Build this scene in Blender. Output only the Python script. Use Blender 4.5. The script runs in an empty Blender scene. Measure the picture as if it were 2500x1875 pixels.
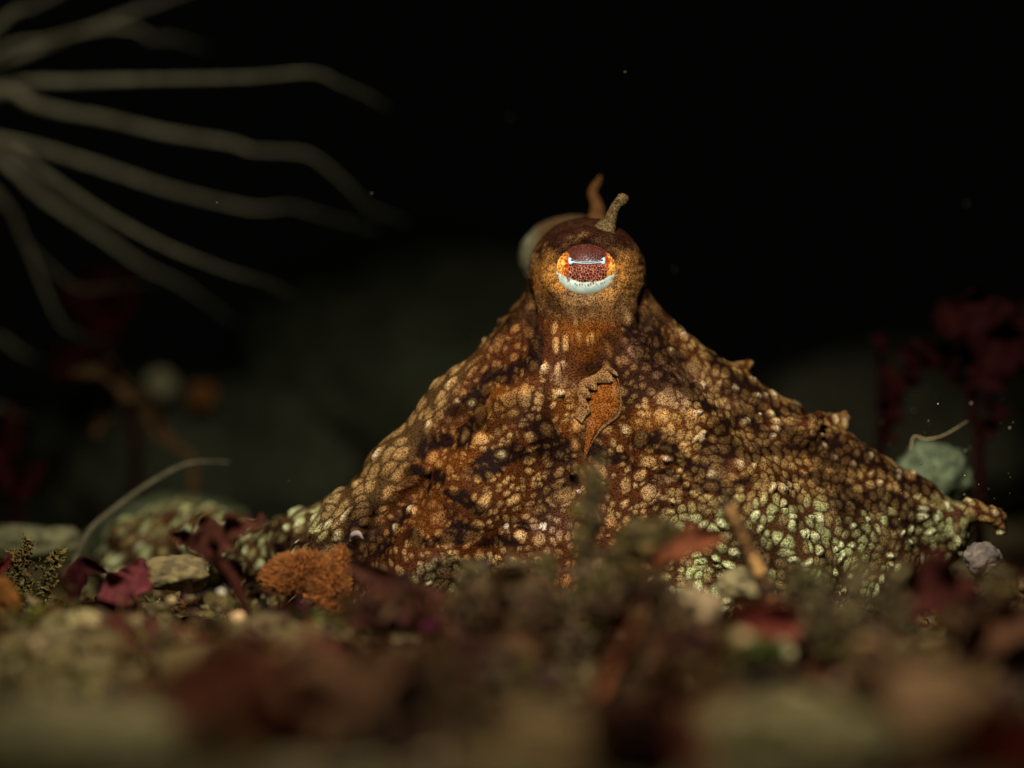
import bpy, math, random
import numpy as np
from mathutils import Vector

SC = bpy.context.scene
COL = SC.collection
RNG = np.random.default_rng(7)
random.seed(7)

# ------------------------------------------------------------------ camera, water, strobe, exposure
# 1 unit is about 2 cm.  The octopus' eye lies in the plane y = 0, the sea floor near z = 0.
CAMH, DIST = 2.2, 22.0
SC.unit_settings.scale_length = 0.02
cam_d = bpy.data.cameras.new('camera')
cam_d.sensor_width = 36.0
cam_d.lens = 36.0 * DIST / 10.0
cam_d.clip_start, cam_d.clip_end = 0.1, 500.0
cam_d.dof.use_dof = True
cam_d.dof.focus_distance = DIST - 0.05
cam_d.dof.aperture_fstop = 0.0792 / 0.85
cam_d.dof.aperture_blades = 0
cam = bpy.data.objects.new('camera', cam_d)
cam.location = (0, -DIST, CAMH)
cam.rotation_euler = (math.pi / 2, 0, 0)
COL.objects.link(cam)
SC.camera = cam

world = bpy.data.worlds.new('World')
SC.world = world
world.use_nodes = True
bg = world.node_tree.nodes['Background']
bg.inputs['Color'].default_value = (0.30, 0.42, 0.26, 1)
bg.inputs['Strength'].default_value = 0.0022

def strobe(name, loc, target, energy, size, radius, blend, color):
    d = bpy.data.lights.new(name, 'SPOT')
    d.energy, d.spot_size, d.spot_blend, d.shadow_soft_size = energy, math.radians(size), blend, radius
    d.color = color
    o = bpy.data.objects.new(name, d)
    o.location = loc
    o.rotation_euler = (Vector(target) - Vector(loc)).to_track_quat('-Z', 'Y').to_euler()
    COL.objects.link(o)
    return o
strobe('diving_strobe', (-0.6, -11.0, 11.0), (0.6, -1.9, 1.0), 18000, 72, 1.6, 1.0, (1.0, 0.95, 0.86))

SC.view_settings.view_transform = 'Standard'
SC.view_settings.look = 'None'
SC.view_settings.exposure = 0.0
SC.view_settings.gamma = 1.0
SC.cycles.max_bounces = 6
SC.cycles.use_denoising = True
SC.cycles.sample_clamp_indirect = 3.0
SC.cycles.caustics_reflective = False
SC.cycles.caustics_refractive = False

# ------------------------------------------------------------------ helpers
def P(px, py, y=0.0):
    """a point of the place seen at (px, py) of the 2500-wide photograph, y behind the eye's plane"""
    k = (DIST + y) / DIST
    return ((px - 1250) / 250 * k, y, (937.5 - py) / 250 * k + CAMH)

def sstep(a, b, x):
    t = np.clip((x - a) / (b - a), 0, 1)
    return t * t * (3 - 2 * t)

def hash3(ix, iy, iz, seed):
    h = (ix.astype(np.int64) * 73856093) ^ (iy.astype(np.int64) * 19349663) ^ (iz.astype(np.int64) * 83492791) ^ (seed * 2654435761)
    h = (h ^ (h >> 13)) * 1274126177 & 0x7fffffff
    h = (h ^ (h >> 15)) * 668265263 & 0x7fffffff
    h = h ^ (h >> 12)
    return (h & 0xffff) / 65535.0

def vnoise(p, seed=0):
    i = np.floor(p).astype(np.int64)
    f = p - i
    u = f * f * (3 - 2 * f)
    r = 0
    for dx in (0, 1):
        wx = u[:, 0] if dx else 1 - u[:, 0]
        for dy in (0, 1):
            wy = u[:, 1] if dy else 1 - u[:, 1]
            for dz in (0, 1):
                wz = u[:, 2] if dz else 1 - u[:, 2]
                r = r + wx * wy * wz * hash3(i[:, 0] + dx, i[:, 1] + dy, i[:, 2] + dz, seed)
    return r

def fbm(p, octaves=4, seed=0):
    a, s, t = 0.5, 0, 0
    q = p.copy()
    for o in range(octaves):
        s = s + a * vnoise(q, seed + o * 17)
        t += a
        a *= 0.5
        q = q * 2.03 + 11.7
    return s / t

def worley(p, seed=0, jit=0.85):
    """F1, F2, two random numbers of the nearest cell"""
    i = np.floor(p).astype(np.int64)
    n = len(p)
    F1 = np.full(n, 9.0); F2 = np.full(n, 9.0); R1 = np.zeros(n); R2 = np.zeros(n)
    for dx in (-1, 0, 1):
        for dy in (-1, 0, 1):
            for dz in (-1, 0, 1):
                cx, cy, cz = i[:, 0] + dx, i[:, 1] + dy, i[:, 2] + dz
                q = np.stack([cx + 0.5 + jit * (hash3(cx, cy, cz, seed + 1) - 0.5),
                              cy + 0.5 + jit * (hash3(cx, cy, cz, seed + 2) - 0.5),
                              cz + 0.5 + jit * (hash3(cx, cy, cz, seed + 3) - 0.5)], 1)
                d = np.sqrt(((p - q) ** 2).sum(1))
                m = d < F1
                F2 = np.where(m, F1, np.minimum(F2, d))
                F1 = np.where(m, d, F1)
                R1 = np.where(m, hash3(cx, cy, cz, seed + 4), R1)
                R2 = np.where(m, hash3(cx, cy, cz, seed + 5), R2)
    return F1, F2, R1, R2

def worley2(u, v, seed=0, jit=0.8):
    i, j = np.floor(u).astype(np.int64), np.floor(v).astype(np.int64)
    n = len(u); o = np.zeros(n, np.int64)
    F1 = np.full(n, 9.0); F2 = np.full(n, 9.0); R1 = np.zeros(n); R2 = np.zeros(n)
    for dx in (-1, 0, 1):
        for dy in (-1, 0, 1):
            cx, cy = i + dx, j + dy
            d = np.hypot(u - cx - .5 - jit * (hash3(cx, cy, o, seed + 1) - .5), v - cy - .5 - jit * (hash3(cx, cy, o, seed + 2) - .5))
            m = d < F1
            F2 = np.where(m, F1, np.minimum(F2, d)); F1 = np.where(m, d, F1)
            R1 = np.where(m, hash3(cx, cy, o, seed + 4), R1); R2 = np.where(m, hash3(cx, cy, o, seed + 5), R2)
    return F1, F2, R1, R2

def mesh_np(name, co, faces, smooth=True):
    """faces: (n,3) or (n,4) array"""
    me = bpy.data.meshes.new(name)
    co = np.asarray(co, np.float32); faces = np.asarray(faces, np.int32)
    k = faces.shape[1]
    me.vertices.add(len(co)); me.vertices.foreach_set('co', co.ravel())
    me.loops.add(faces.size); me.loops.foreach_set('vertex_index', faces.ravel())
    me.polygons.add(len(faces))
    me.polygons.foreach_set('loop_start', np.arange(0, faces.size, k, dtype=np.int32))
    me.polygons.foreach_set('loop_total', np.full(len(faces), k, np.int32))
    me.polygons.foreach_set('use_smooth', np.full(len(faces), smooth, bool))
    me.update(calc_edges=True)
    return me

def set_col(me, rgb, name='tint'):
    a = me.attributes.new(name, 'FLOAT_COLOR', 'POINT')
    c = np.ones((len(rgb), 4), np.float32); c[:, :3] = rgb
    a.data.foreach_set('color', c.ravel())

def link(name, me, mat=None, parent=None):
    o = bpy.data.objects.new(name, me)
    COL.objects.link(o)
    if mat: me.materials.append(mat)
    if parent: o.parent = parent
    return o

def tag(o, label=None, cat=None, group=None, kind=None):
    if label: o['label'] = label
    if cat: o['category'] = cat
    if group: o['group'] = group
    if kind: o['kind'] = kind
    return o

def empty(name, loc, label, cat, group=None):
    o = bpy.data.objects.new(name, None)
    o.location = loc; o.empty_display_size = 0.2
    COL.objects.link(o)
    return tag(o, label, cat, group)

class Acc:
    """collects pieces of one mesh (all quads)"""
    def __init__(s): s.co, s.f, s.c, s.n = [], [], [], 0
    def add(s, co, f, col=None):
        co = np.asarray(co, float); f = np.asarray(f, int)
        if f.shape[1] == 3: f = np.concatenate([f, f[:, 2:3]], 1)
        s.co.append(co); s.f.append(f + s.n); s.n += len(co)
        if col is not None:
            col = np.asarray(col, float)
            s.c.append(np.tile(col, (len(co), 1)) if col.ndim == 1 else col)
    def build(s, name, mat, parent=None, smooth=True, origin=None):
        co = np.concatenate(s.co); f = np.concatenate(s.f)
        if origin is not None: co = co - np.asarray(origin)
        tri = f[:, 2] == f[:, 3]
        me = bpy.data.meshes.new(name)
        lt = np.where(tri, 3, 4).astype(np.int32)
        ls = np.concatenate([[0], np.cumsum(lt)[:-1]]).astype(np.int32)
        keep = np.ones(f.shape, bool); keep[tri, 3] = False
        li = f[keep].astype(np.int32)
        me.vertices.add(len(co)); me.vertices.foreach_set('co', co.astype(np.float32).ravel())
        me.loops.add(len(li)); me.loops.foreach_set('vertex_index', li)
        me.polygons.add(len(f)); me.polygons.foreach_set('loop_start', ls); me.polygons.foreach_set('loop_total', lt)
        me.polygons.foreach_set('use_smooth', np.full(len(f), smooth, bool))
        me.update(calc_edges=True)
        if s.c: set_col(me, np.concatenate(s.c))
        o = link(name, me, mat, parent)
        if origin is not None and parent is None: o.location = origin
        return o

def spline(pts, n):
    """Catmull-Rom through pts (any dimension)"""
    p = np.asarray(pts, float)
    p = np.concatenate([[2 * p[0] - p[1]], p, [2 * p[-1] - p[-2]]])
    m = len(p) - 3
    t = np.linspace(0, m - 1e-9, n)
    i = t.astype(int); u = (t - i)[:, None]
    a, b, c, d = p[i], p[i + 1], p[i + 2], p[i + 3]
    return 0.5 * (2 * b + (c - a) * u + (2 * a - 5 * b + 4 * c - d) * u ** 2 + (3 * b - a - 3 * c + d) * u ** 3)

def frame(c):
    t = np.gradient(c, axis=0); t /= np.linalg.norm(t, axis=1)[:, None] + 1e-9
    ref = np.array([0.13, -0.98, 0.1])
    a = np.cross(t, ref); a /= np.linalg.norm(a, axis=1)[:, None] + 1e-9
    b = np.cross(a, t)
    return t, a, b

def tube(pts, radii, n=40, sides=12, rough=0.0, seed=0):
    c = spline(pts, n)
    r = np.interp(np.linspace(0, 1, n), np.linspace(0, 1, len(radii)), radii)
    t, a, b = frame(c)
    th = np.linspace(0, 2 * np.pi, sides, endpoint=False)
    co = c[:, None] + r[:, None, None] * (np.cos(th)[None, :, None] * a[:, None] + np.sin(th)[None, :, None] * b[:, None])
    co = co.reshape(-1, 3)
    if rough:
        d = co - np.repeat(c, sides, 0)
        co = co + d * (fbm(co * 9, 3, seed)[:, None] - 0.5) * 2 * rough
    i = np.arange(n - 1)[:, None] * sides; j = np.arange(sides)[None]
    k = (j + 1) % sides
    f = np.stack([i + j, i + k, i + sides + k, i + sides + j], -1).reshape(-1, 4)
    # round caps
    co = np.concatenate([co, [c[0] - t[0] * r[0] * 0.6], [c[-1] + t[-1] * r[-1] * 0.6]])
    j = np.arange(sides); k = (j + 1) % sides; e = n * sides
    f = np.concatenate([f, np.stack([k, j, np.full(sides, e), np.full(sides, e)], 1),
                        np.stack([(n - 1) * sides + j, (n - 1) * sides + k, np.full(sides, e + 1), np.full(sides, e + 1)], 1)])
    return co, f

def blade(pts, widths, face=(0, -1, 0.3), n=36, m=11, ruffle=0.0, thick=0.012, curl=0.0, seed=0, lobes=0.0):
    """a thin leathery blade with thickness along a path; face = the side it shows"""
    c = spline(pts, n)
    w = np.interp(np.linspace(0, 1, n), np.linspace(0, 1, len(widths)), widths)
    t = np.gradient(c, axis=0); t /= np.linalg.norm(t, axis=1)[:, None] + 1e-9
    nrm = np.tile(np.asarray(face, float), (n, 1))
    s = np.cross(t, nrm); s /= np.linalg.norm(s, axis=1)[:, None] + 1e-9
    nn = np.cross(s, t)
    u = np.linspace(-1, 1, m)
    grid = np.zeros((n, m, 3))
    tt = np.linspace(0, 1, n)
    for k in range(m):
        e = abs(u[k])
        lob = 1 + lobes * (vnoise(np.stack([tt * 9 + 3, np.full(n, np.sign(u[k]) * 5.0 + 9), np.full(n, seed + .5)], 1), seed) - .5) * 2 * e
        off = ruffle * e ** 1.5 * (vnoise(np.stack([tt * 8, np.full(n, u[k] * 1.2 + 4), np.full(n, seed * 1.7 + .3)], 1), seed + 3) - .5) * 2 + curl * u[k] ** 2
        grid[:, k] = c + s * (u[k] * w * lob)[:, None] + nn * (off * (0.3 + w / max(w.max(), 1e-6)))[:, None]
    thk = thick * np.sqrt(np.clip(1 - u ** 2, 0.05, 1))[None, :, None]
    A_ = grid + nn[:, None] * thk; B_ = grid - nn[:, None] * thk
    co = np.concatenate([A_.reshape(-1, 3), B_.reshape(-1, 3)])
    i = np.arange(n - 1)[:, None] * m + np.arange(m - 1)[None]
    q = np.stack([i, i + 1, i + m + 1, i + m], -1).reshape(-1, 4)
    f = [q, q[:, ::-1] + n * m]
    bl = list(range(m)) + [r * m + m - 1 for r in range(1, n)] + [(n - 1) * m + k for k in range(m - 2, -1, -1)] + [r * m for r in range(n - 2, 0, -1)]
    bl = np.array(bl); nx = np.roll(bl, -1)
    f.append(np.stack([nx, bl, bl + n * m, nx + n * m], 1))
    return co, np.concatenate(f)

_ico = {}
def ico(sub):
    if sub not in _ico:
        import bmesh
        bm = bmesh.new(); bmesh.ops.create_icosphere(bm, subdivisions=sub, radius=1)
        bm.verts.ensure_lookup_table()
        _ico[sub] = (np.array([v.co[:] for v in bm.verts]), np.array([[v.index for v in f.verts] for f in bm.faces]))
        bm.free()
    return _ico[sub]

def rock(center, size, sub=4, amp=0.3, freq=1.6, seed=0, fine=0.05):
    v, f = ico(sub)
    d = 1 + amp * (fbm(v * freq + seed * 3.1, 3, seed) - .5) * 2 + fine * (fbm(v * freq * 6 + seed, 3, seed + 9) - .5) * 2
    return v * d[:, None] * np.asarray(size) + np.asarray(center), f

# ------------------------------------------------------------------ materials
def mat_new(name, rough=0.6, spec=0.4):
    m = bpy.data.materials.new(name); m.use_nodes = True
    b = m.node_tree.nodes['Principled BSDF']
    b.inputs['Roughness'].default_value = rough
    b.inputs['Specular IOR Level'].default_value = spec
    return m, m.node_tree, b

def N(nt, t, **kw):
    n = nt.nodes.new(t)
    for k, v in kw.items():
        if k.startswith('i_'): n.inputs[k[2:].replace('_', ' ')].default_value = v
        else: setattr(n, k, v)
    return n

def noisy(name, c1, c2, scale=4.0, rough=0.75, bump=0.15, c3=None, spec=0.3, detail=6, sss=0.0, trans=0.0):
    """mottled procedural surface of two or three of its own colours"""
    m, nt, b = mat_new(name, rough, spec)
    tc = N(nt, 'ShaderNodeTexCoord')
    n1 = N(nt, 'ShaderNodeTexNoise', i_Scale=scale, i_Detail=float(detail), i_Roughness=0.65)
    nt.links.new(tc.outputs['Object'], n1.inputs['Vector'])
    r = N(nt, 'ShaderNodeValToRGB')
    r.color_ramp.elements[0].position, r.color_ramp.elements[1].position = 0.36, 0.66
    r.color_ramp.elements[0].color = (*c1, 1); r.color_ramp.elements[1].color = (*c2, 1)
    if c3:
        e = r.color_ramp.elements.new(0.74); e.color = (*c3, 1)
    nt.links.new(n1.outputs['Fac'], r.inputs['Fac'])
    nt.links.new(r.outputs['Color'], b.inputs['Base Color'])
    n2 = N(nt, 'ShaderNodeTexNoise', i_Scale=scale * 5, i_Detail=5.0)
    nt.links.new(tc.outputs['Object'], n2.inputs['Vector'])
    bp = N(nt, 'ShaderNodeBump', i_Strength=bump, i_Distance=0.05)
    nt.links.new(n2.outputs['Fac'], bp.inputs['Height'])
    nt.links.new(bp.outputs['Normal'], b.inputs['Normal'])
    if trans: b.inputs['Transmission Weight'].default_value = trans
    return m

def tinted(name, rough=0.6, spec=0.4, net=0.0, net_scale=30.0, net_dark=(0.25, 0.12, 0.06), net_light=(1.25, 1.2, 1.12), bump=0.2, bump_scale=40.0, coat=0.0):
    """colour from the mesh's own tint attribute, broken up by a fine dark procedural net"""
    m, nt, b = mat_new(name, rough, spec)
    at = N(nt, 'ShaderNodeAttribute', attribute_name='tint')
    tc = N(nt, 'ShaderNodeTexCoord')
    out = at.outputs['Color']
    if net > 0:
        n1 = N(nt, 'ShaderNodeTexNoise', i_Scale=net_scale, i_Detail=1.5, i_Roughness=0.5, i_Distortion=0.6)
        nt.links.new(tc.outputs['Object'], n1.inputs['Vector'])
        r = N(nt, 'ShaderNodeValToRGB')
        r.color_ramp.elements[0].position, r.color_ramp.elements[1].position = 0.40, 0.60
        r.color_ramp.elements[0].color = (*net_dark, 1); r.color_ramp.elements[1].color = (*net_light, 1)
        nt.links.new(n1.outputs['Fac'], r.inputs['Fac'])
        mx = N(nt, 'ShaderNodeMix', data_type='RGBA', blend_type='MULTIPLY')
        mx.inputs['Factor'].default_value = net
        nt.links.new(out, mx.inputs['A']); nt.links.new(r.outputs['Color'], mx.inputs['B'])
        out = mx.outputs['Result']
    nt.links.new(out, b.inputs['Base Color'])
    n2 = N(nt, 'ShaderNodeTexNoise', i_Scale=bump_scale, i_Detail=3.0)
    nt.links.new(tc.outputs['Object'], n2.inputs['Vector'])
    bp = N(nt, 'ShaderNodeBump', i_Strength=bump, i_Distance=0.02)
    nt.links.new(n2.outputs['Fac'], bp.inputs['Height'])
    nt.links.new(bp.outputs['Normal'], b.inputs['Normal'])
    if coat: b.inputs['Coat Weight'].default_value = coat; b.inputs['Coat Roughness'].default_value = 0.2
    return m

M_skin = tinted('octopus_skin', rough=0.6, spec=0.02, net=0.92, net_scale=78.0, net_dark=(0.20, 0.085, 0.04), bump=0.35, bump_scale=38.0)
M_eye = tinted('octopus_eye', rough=0.5, spec=0.08, bump=0.03)
M_litter = tinted('litter', rough=0.85, spec=0.06, net=0.5, net_scale=14.0, net_dark=(0.4, 0.36, 0.24), net_light=(1.3, 1.2, 0.85), bump=0.5, bump_scale=22.0)

# ------------------------------------------------------------------ the sea floor
def ground_z(x, y):
    p = np.stack([x, y, np.zeros_like(x)], 1)
    z = -0.14 + 0.45 * (fbm(p * 0.45 + 3.3, 4, 5) - 0.5) + 0.22 * (fbm(p * 1.9, 4, 21) - 0.5)
    z = z + 0.20 * np.exp(-((y + 2.6 + 0.25 * x * 0.3) / 1.1) ** 2) * sstep(-7, -2, x + 2) * (0.6 + 0.8 * vnoise(p * 1.1 + 7, 33))
    z = z + 0.9 * sstep(6, 30, y) * (1 + 0 * x)
    return z

def make_floor():
    xs = np.concatenate([np.linspace(-60, -9, 30)[:-1], np.linspace(-9, 9, 361), np.linspace(9, 60, 30)[1:]])
    ys = np.concatenate([np.linspace(-30, -11, 16)[:-1], np.linspace(-11, 7, 361), np.linspace(7, 90, 60)[1:]])
    X, Y = np.meshgrid(xs, ys, indexing='ij')
    x, y = X.ravel(), Y.ravel()
    p = np.stack([x, y, 0 * x], 1)
    near = sstep(9, 7, np.abs(x))
    z = ground_z(x, y) + near * 0.09 * (fbm(p * 6.5, 3, 51) - .5)
    nx, ny = len(xs), len(ys)
    i = np.arange(nx - 1)[:, None] * ny + np.arange(ny - 1)[None]
    f = np.stack([i, i + ny, i + ny + 1, i + 1], -1).reshape(-1, 4)
    me = mesh_np('seabed', np.stack([x, y, z], 1), f)
    n1 = fbm(p * 1.3 + 9, 4, 61); n2 = fbm(p * 3.1 + 2, 4, 71); n3 = fbm(p * 0.6 + 5, 3, 81)
    c = np.array([0.10, 0.075, 0.035]) + (n2 - .5)[:, None] * np.array([0.14, 0.11, 0.06])
    red = sstep(.56, .66, n1)[:, None]
    c = c * (1 - red) + red * np.array([0.045, 0.012, 0.006])
    sand = sstep(.54, .62, n3)[:, None] * sstep(.40, .5, n2)[:, None]
    c = c * (1 - sand) + sand * np.array([0.19, 0.16, 0.085])
    set_col(me, np.clip(c, 0.008, 1))
    o = link('seabed', me, M_litter)
    tag(o, kind='structure')
make_floor()

# ------------------------------------------------------------------ octopus: body as one implicit surface
def make_octopus():
    H = 0.027
    lo = np.array([-4.6, -1.2, -0.25]); hi = np.array([5.6, 4.4, 4.45])
    nx, ny, nz = [int(v) for v in np.ceil((hi - lo) / H)]
    gx = (lo[0] + H * np.arange(nx)).astype(np.float32)
    gy = (lo[1] + H * np.arange(ny)).astype(np.float32)
    gz = (lo[2] + H * np.arange(nz)).astype(np.float32)
    Z1 = lambda py, y=0: P(1250, py, y)[2]
    X1 = lambda px, y=0: P(px, 900, y)[0]
    # silhouette of the tent of arms and web (photo pixels)
    py = np.array([660, 700, 740, 780, 820, 860, 900, 950, 1000, 1050, 1100, 1150, 1200, 1250, 1300, 1350, 1400, 1460, 1520])
    L = np.array([1312, 1292, 1262, 1228, 1196, 1162, 1126, 1084, 1046, 1000, 952, 906, 850, 780, 745, 700, 670, 650, 640])
    R = np.array([1556, 1574, 1602, 1640, 1680, 1732, 1788, 1872, 1955, 2040, 2120, 2200, 2275, 2345, 2372, 2345, 2290, 2230, 2200])
    yc = np.interp(py, [660, 800, 1000, 1250, 1520], [1.0, 1.05, 1.2, 1.35, 1.4])
    dd = np.interp(py, [660, 760, 900, 1050, 1250, 1520], [0.55, 0.82, 1.0, 1.18, 1.45, 1.75])
    k = (DIST + yc) / DIST
    zt = (937.5 - py) / 250 * k + CAMH
    xl = (L - 1250) / 250 * k; xr = (R - 1250) / 250 * k; xc = np.interp(py, [660, 900, 1500], [1435, 1440, 1450]); xc = (xc - 1250) / 250 * k
    o = np.argsort(zt)
    it = lambda v: np.interp(gz, zt[o], v[o]).astype(np.float32)
    zl, zr, zc_, zy, zd = it(xl), it(xr), it(xc), it(yc), it(dd)
    F = np.empty((nx, ny, nz), np.float32)
    for kz in range(nz):
        w = np.where(gx < zc_[kz], zc_[kz] - zl[kz], zr[kz] - zc_[kz])[:, None]
        u = np.abs(gx[:, None] - zc_[kz]) / w
        v = np.abs(gy[None] - zy[kz]) / zd[kz]
        rho = (u ** 2.0 + v ** 2.0) ** 0.5
        F[:, :, kz] = (rho - 1) * min(zd[kz], w.min()) * 0.9
    top = Z1(668, 1.0)
    F = np.maximum(F, (gz[None, None] - top).astype(np.float32))

    def block(c0, c1, pad):
        a = np.maximum(np.floor((np.minimum(c0, c1) - pad - lo) / H).astype(int), 0)
        b = np.minimum(np.ceil((np.maximum(c0, c1) + pad - lo) / H).astype(int) + 1, [nx, ny, nz])
        return tuple(slice(p_, q_) for p_, q_ in zip(a, b))

    def cap(p0, p1, r0, r1, kk, sub=False):
        p0, p1 = np.array(p0, np.float32), np.array(p1, np.float32)
        s = block(p0, p1, max(r0, r1) + kk * 1.2 + 0.05)
        x = gx[s[0]][:, None, None] - p0[0]; y = gy[s[1]][None, :, None] - p0[1]; z = gz[s[2]][None, None] - p0[2]
        d = p1 - p0; L2 = max(float((d ** 2).sum()), 1e-9)
        t = np.clip((x * d[0] + y * d[1] + z * d[2]) / L2, 0, 1)
        g = np.sqrt((x - t * d[0]) ** 2 + (y - t * d[1]) ** 2 + (z - t * d[2]) ** 2) - (r0 + (r1 - r0) * t)
        a = F[s]
        if sub:
            g = -g; h = np.clip(0.5 - 0.5 * (a - g) / kk, 0, 1)
            F[s] = a * (1 - h) + g * h + kk * h * (1 - h)
        else:
            h = np.clip(0.5 + 0.5 * (a - g) / kk, 0, 1)
            F[s] = a * (1 - h) + g * h - kk * h * (1 - h)

    def ell(c, r, kk, sub=False):
        c = np.array(c, np.float32); r = np.array(r, np.float32)
        s = block(c - r, c + r, kk * 1.2 + 0.05)
        x = (gx[s[0]][:, None, None] - c[0]) / r[0]; y = (gy[s[1]][None, :, None] - c[1]) / r[1]; z = (gz[s[2]][None, None] - c[2]) / r[2]
        g = (np.sqrt(x * x + y * y + z * z) - 1) * float(r.min())
        a = F[s]
        if sub:
            g = -g; h = np.clip(0.5 - 0.5 * (a - g) / kk, 0, 1)
            F[s] = a * (1 - h) + g * h + kk * h * (1 - h)
        else:
            h = np.clip(0.5 + 0.5 * (a - g) / kk, 0, 1)
            F[s] = a * (1 - h) + g * h - kk * h * (1 - h)

    def chain(pts, radii, kk, sub=False):
        q = [P(*p) for p in pts]
        for a in range(len(q) - 1):
            cap(q[a], q[a + 1], radii[a], radii[a + 1], kk, sub)

    # arms under the skin of the tent (they make the long soft ridges)
    chain([(1285, 820, .55), (1120, 985, .62), (985, 1150, .55), (870, 1290, .45), (770, 1380, .3)], [.2, .27, .3, .33, .3], .22)
    chain([(1370, 860, .30), (1270, 1040, .22), (1160, 1210, .15), (1060, 1380, .1), (1000, 1480, .1)], [.22, .3, .34, .36, .34], .3)
    chain([(1530, 880, .35), (1640, 1060, .22), (1780, 1230, .08), (1900, 1400, .0)], [.22, .34, .42, .42], .35)
    chain([(1565, 810, .75), (1770, 965, .75), (2010, 1115, .8), (2220, 1240, .9), (2300, 1310, .8)], [.15, .22, .26, .27, .22], .2)
    # arm lying out to the left, curling away behind
    chain([(900, 1270, 1.0), (760, 1322, 1.2), (640, 1350, 1.7), (540, 1330, 2.5), (430, 1312, 3.0), (330, 1345, 2.9), (285, 1385, 2.6)], [.36, .3, .27, .33, .38, .33, .2], .16)
    # a thin tip of an arm leaving on the right
    chain([(2290, 1285, .9), (2370, 1248, .7), (2430, 1262, .6), (2452, 1300, .6)], [.2, .1, .07, .04], .1)
    # neck and head: near bulb with the eye, far bulb behind it
    cap(P(1435, 800, .75), P(1433, 690, .62), .5, .47, .25)
    ell(P(1432, 645, .50), (.515, .5, .44), .22)
    cap(P(1432, 690, .55), P(1436, 745, .62), .50, .50, .12)
    cap(P(1425, 650, .8), P(1402, 650, 2.0), .44, .44, .2)
    ell(P(1398, 630, 2.1), (.58, .5, .45), .16)
    cap(P(1433, 690, .56), P(1428, 860, .60), .485, .43, .24)
    # brow over the eye, lower lid, socket
    chain([(1340, 632, .16), (1380, 592, .11), (1432, 576, .09), (1485, 588, .11), (1525, 628, .16)], [.03, .045, .05, .045, .03], .12)
    chain([(1332, 668, .17), (1370, 726, .12), (1432, 746, .10), (1495, 726, .12), (1530, 668, .17)], [.025, .03, .03, .03, .025], .1)
    ell(P(1430, 659, .0), (.295, .14, .25), .05, sub=True)
    # folds: gaps beside the neck, groove by the funnel, fold on the left web
    chain([(1572, 730, .40), (1568, 790, .36), (1572, 850, .30)], [.06, .07, .03], .1, sub=True)
    chain([(1296, 730, .44), (1302, 780, .38), (1312, 830, .30)], [.05, .05, .02], .08, sub=True)
    chain([(1468, 925, -.06), (1472, 985, -.09), (1444, 1070, -.07), (1424, 1140, .02)], [.05, .09, .06, .01], .10, sub=True)
    chain([(1120, 1130, .30), (1010, 1210, .20), (930, 1270, .12), (880, 1330, .06)], [.02, .05, .07, .06], .1, sub=True)
    chain([(1090, 1330, -.28), (1010, 1320, -.22), (940, 1340, -.2)], [.03, .04, .03], .07, sub=True)
    # skin flaps standing up on the right edge
    for a, b, r in (((1796, 915, .95), (1826, 888, .95), .085), ((1965, 1055, .5), (2000, 1015, .45), .10), ((2030, 1045, 1.0), (2060, 1018, 1.0), .10),
                    ((1230, 790, .8), (1215, 782, .8), .035), ((1400, 1150, -.1), (1412, 1158, -.17), .03)):
        cap(P(*a), P(*b), r * 1.6, r * .6, .08)

    # ---- surface nets
    ins = F < 0
    c = np.zeros((nx - 1, ny - 1, nz - 1), np.int8)
    for dx in (0, 1):
        for dy in (0, 1):
            for dz in (0, 1):
                c += ins[dx:nx - 1 + dx, dy:ny - 1 + dy, dz:nz - 1 + dz]
    act = (c > 0) & (c < 8)
    idx = np.full(act.shape, -1, np.int32)
    ai = np.argwhere(act)
    idx[act] = np.arange(len(ai))
    corner = np.array([[dx, dy, dz] for dx in (0, 1) for dy in (0, 1) for dz in (0, 1)])
    vals = np.stack([F[ai[:, 0] + d[0], ai[:, 1] + d[1], ai[:, 2] + d[2]] for d in corner], 1)
    acc = np.zeros((len(ai), 3)); cnt = np.zeros(len(ai))
    for a in range(8):
        for b in range(a + 1, 8):
            if np.abs(corner[a] - corner[b]).sum() == 1:
                va, vb = vals[:, a], vals[:, b]
                m = (va < 0) != (vb < 0)
                t = np.where(m, va / np.where(m, va - vb, 1), 0)
                acc += np.where(m[:, None], corner[a] + t[:, None] * (corner[b] - corner[a]), 0); cnt += m
    V = lo + H * (ai + acc / cnt[:, None])
    quads = []
    for ax in range(3):
        sl0 = [slice(1, -1)] * 3; sl1 = [slice(1, -1)] * 3
        sl0[ax] = slice(0, -1); sl1[ax] = slice(1, None)
        A_, B_ = ins[tuple(sl0)], ins[tuple(sl1)]
        e = np.argwhere(A_ != B_); flip = A_[A_ != B_]
        u, v = [q for q in range(3) if q != ax]
        base = e.copy(); base[:, u] += 1; base[:, v] += 1
        def at(du, dv):
            q = base.copy(); q[:, u] += du; q[:, v] += dv
            return idx[q[:, 0], q[:, 1], q[:, 2]]
        q = np.stack([at(-1, -1), at(0, -1), at(0, 0), at(-1, 0)], 1)
        if ax == 1: flip = ~flip
        q[~flip] = q[~flip][:, ::-1]
        quads.append(q)
    Q = np.concatenate(quads); Q = Q[(Q >= 0).all(1)]
    del F, ins, c, act, idx
    base = mesh_np('body_base', V, Q)
    tmp = link('body_base', base)
    sm = tmp.modifiers.new('s', 'SMOOTH'); sm.iterations = 3; sm.factor = 0.5
    ss = tmp.modifiers.new('d', 'SUBSURF'); ss.levels = 1; ss.render_levels = 1
    dg = bpy.context.evaluated_depsgraph_get()
    me = bpy.data.meshes.new_from_object(tmp.evaluated_get(dg))
    bpy.data.objects.remove(tmp); bpy.data.meshes.remove(base)
    me.name = 'body'
    n = len(me.vertices)
    co = np.empty(n * 3, np.float32); me.vertices.foreach_get('co', co); co = co.reshape(-1, 3).astype(float)
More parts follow.
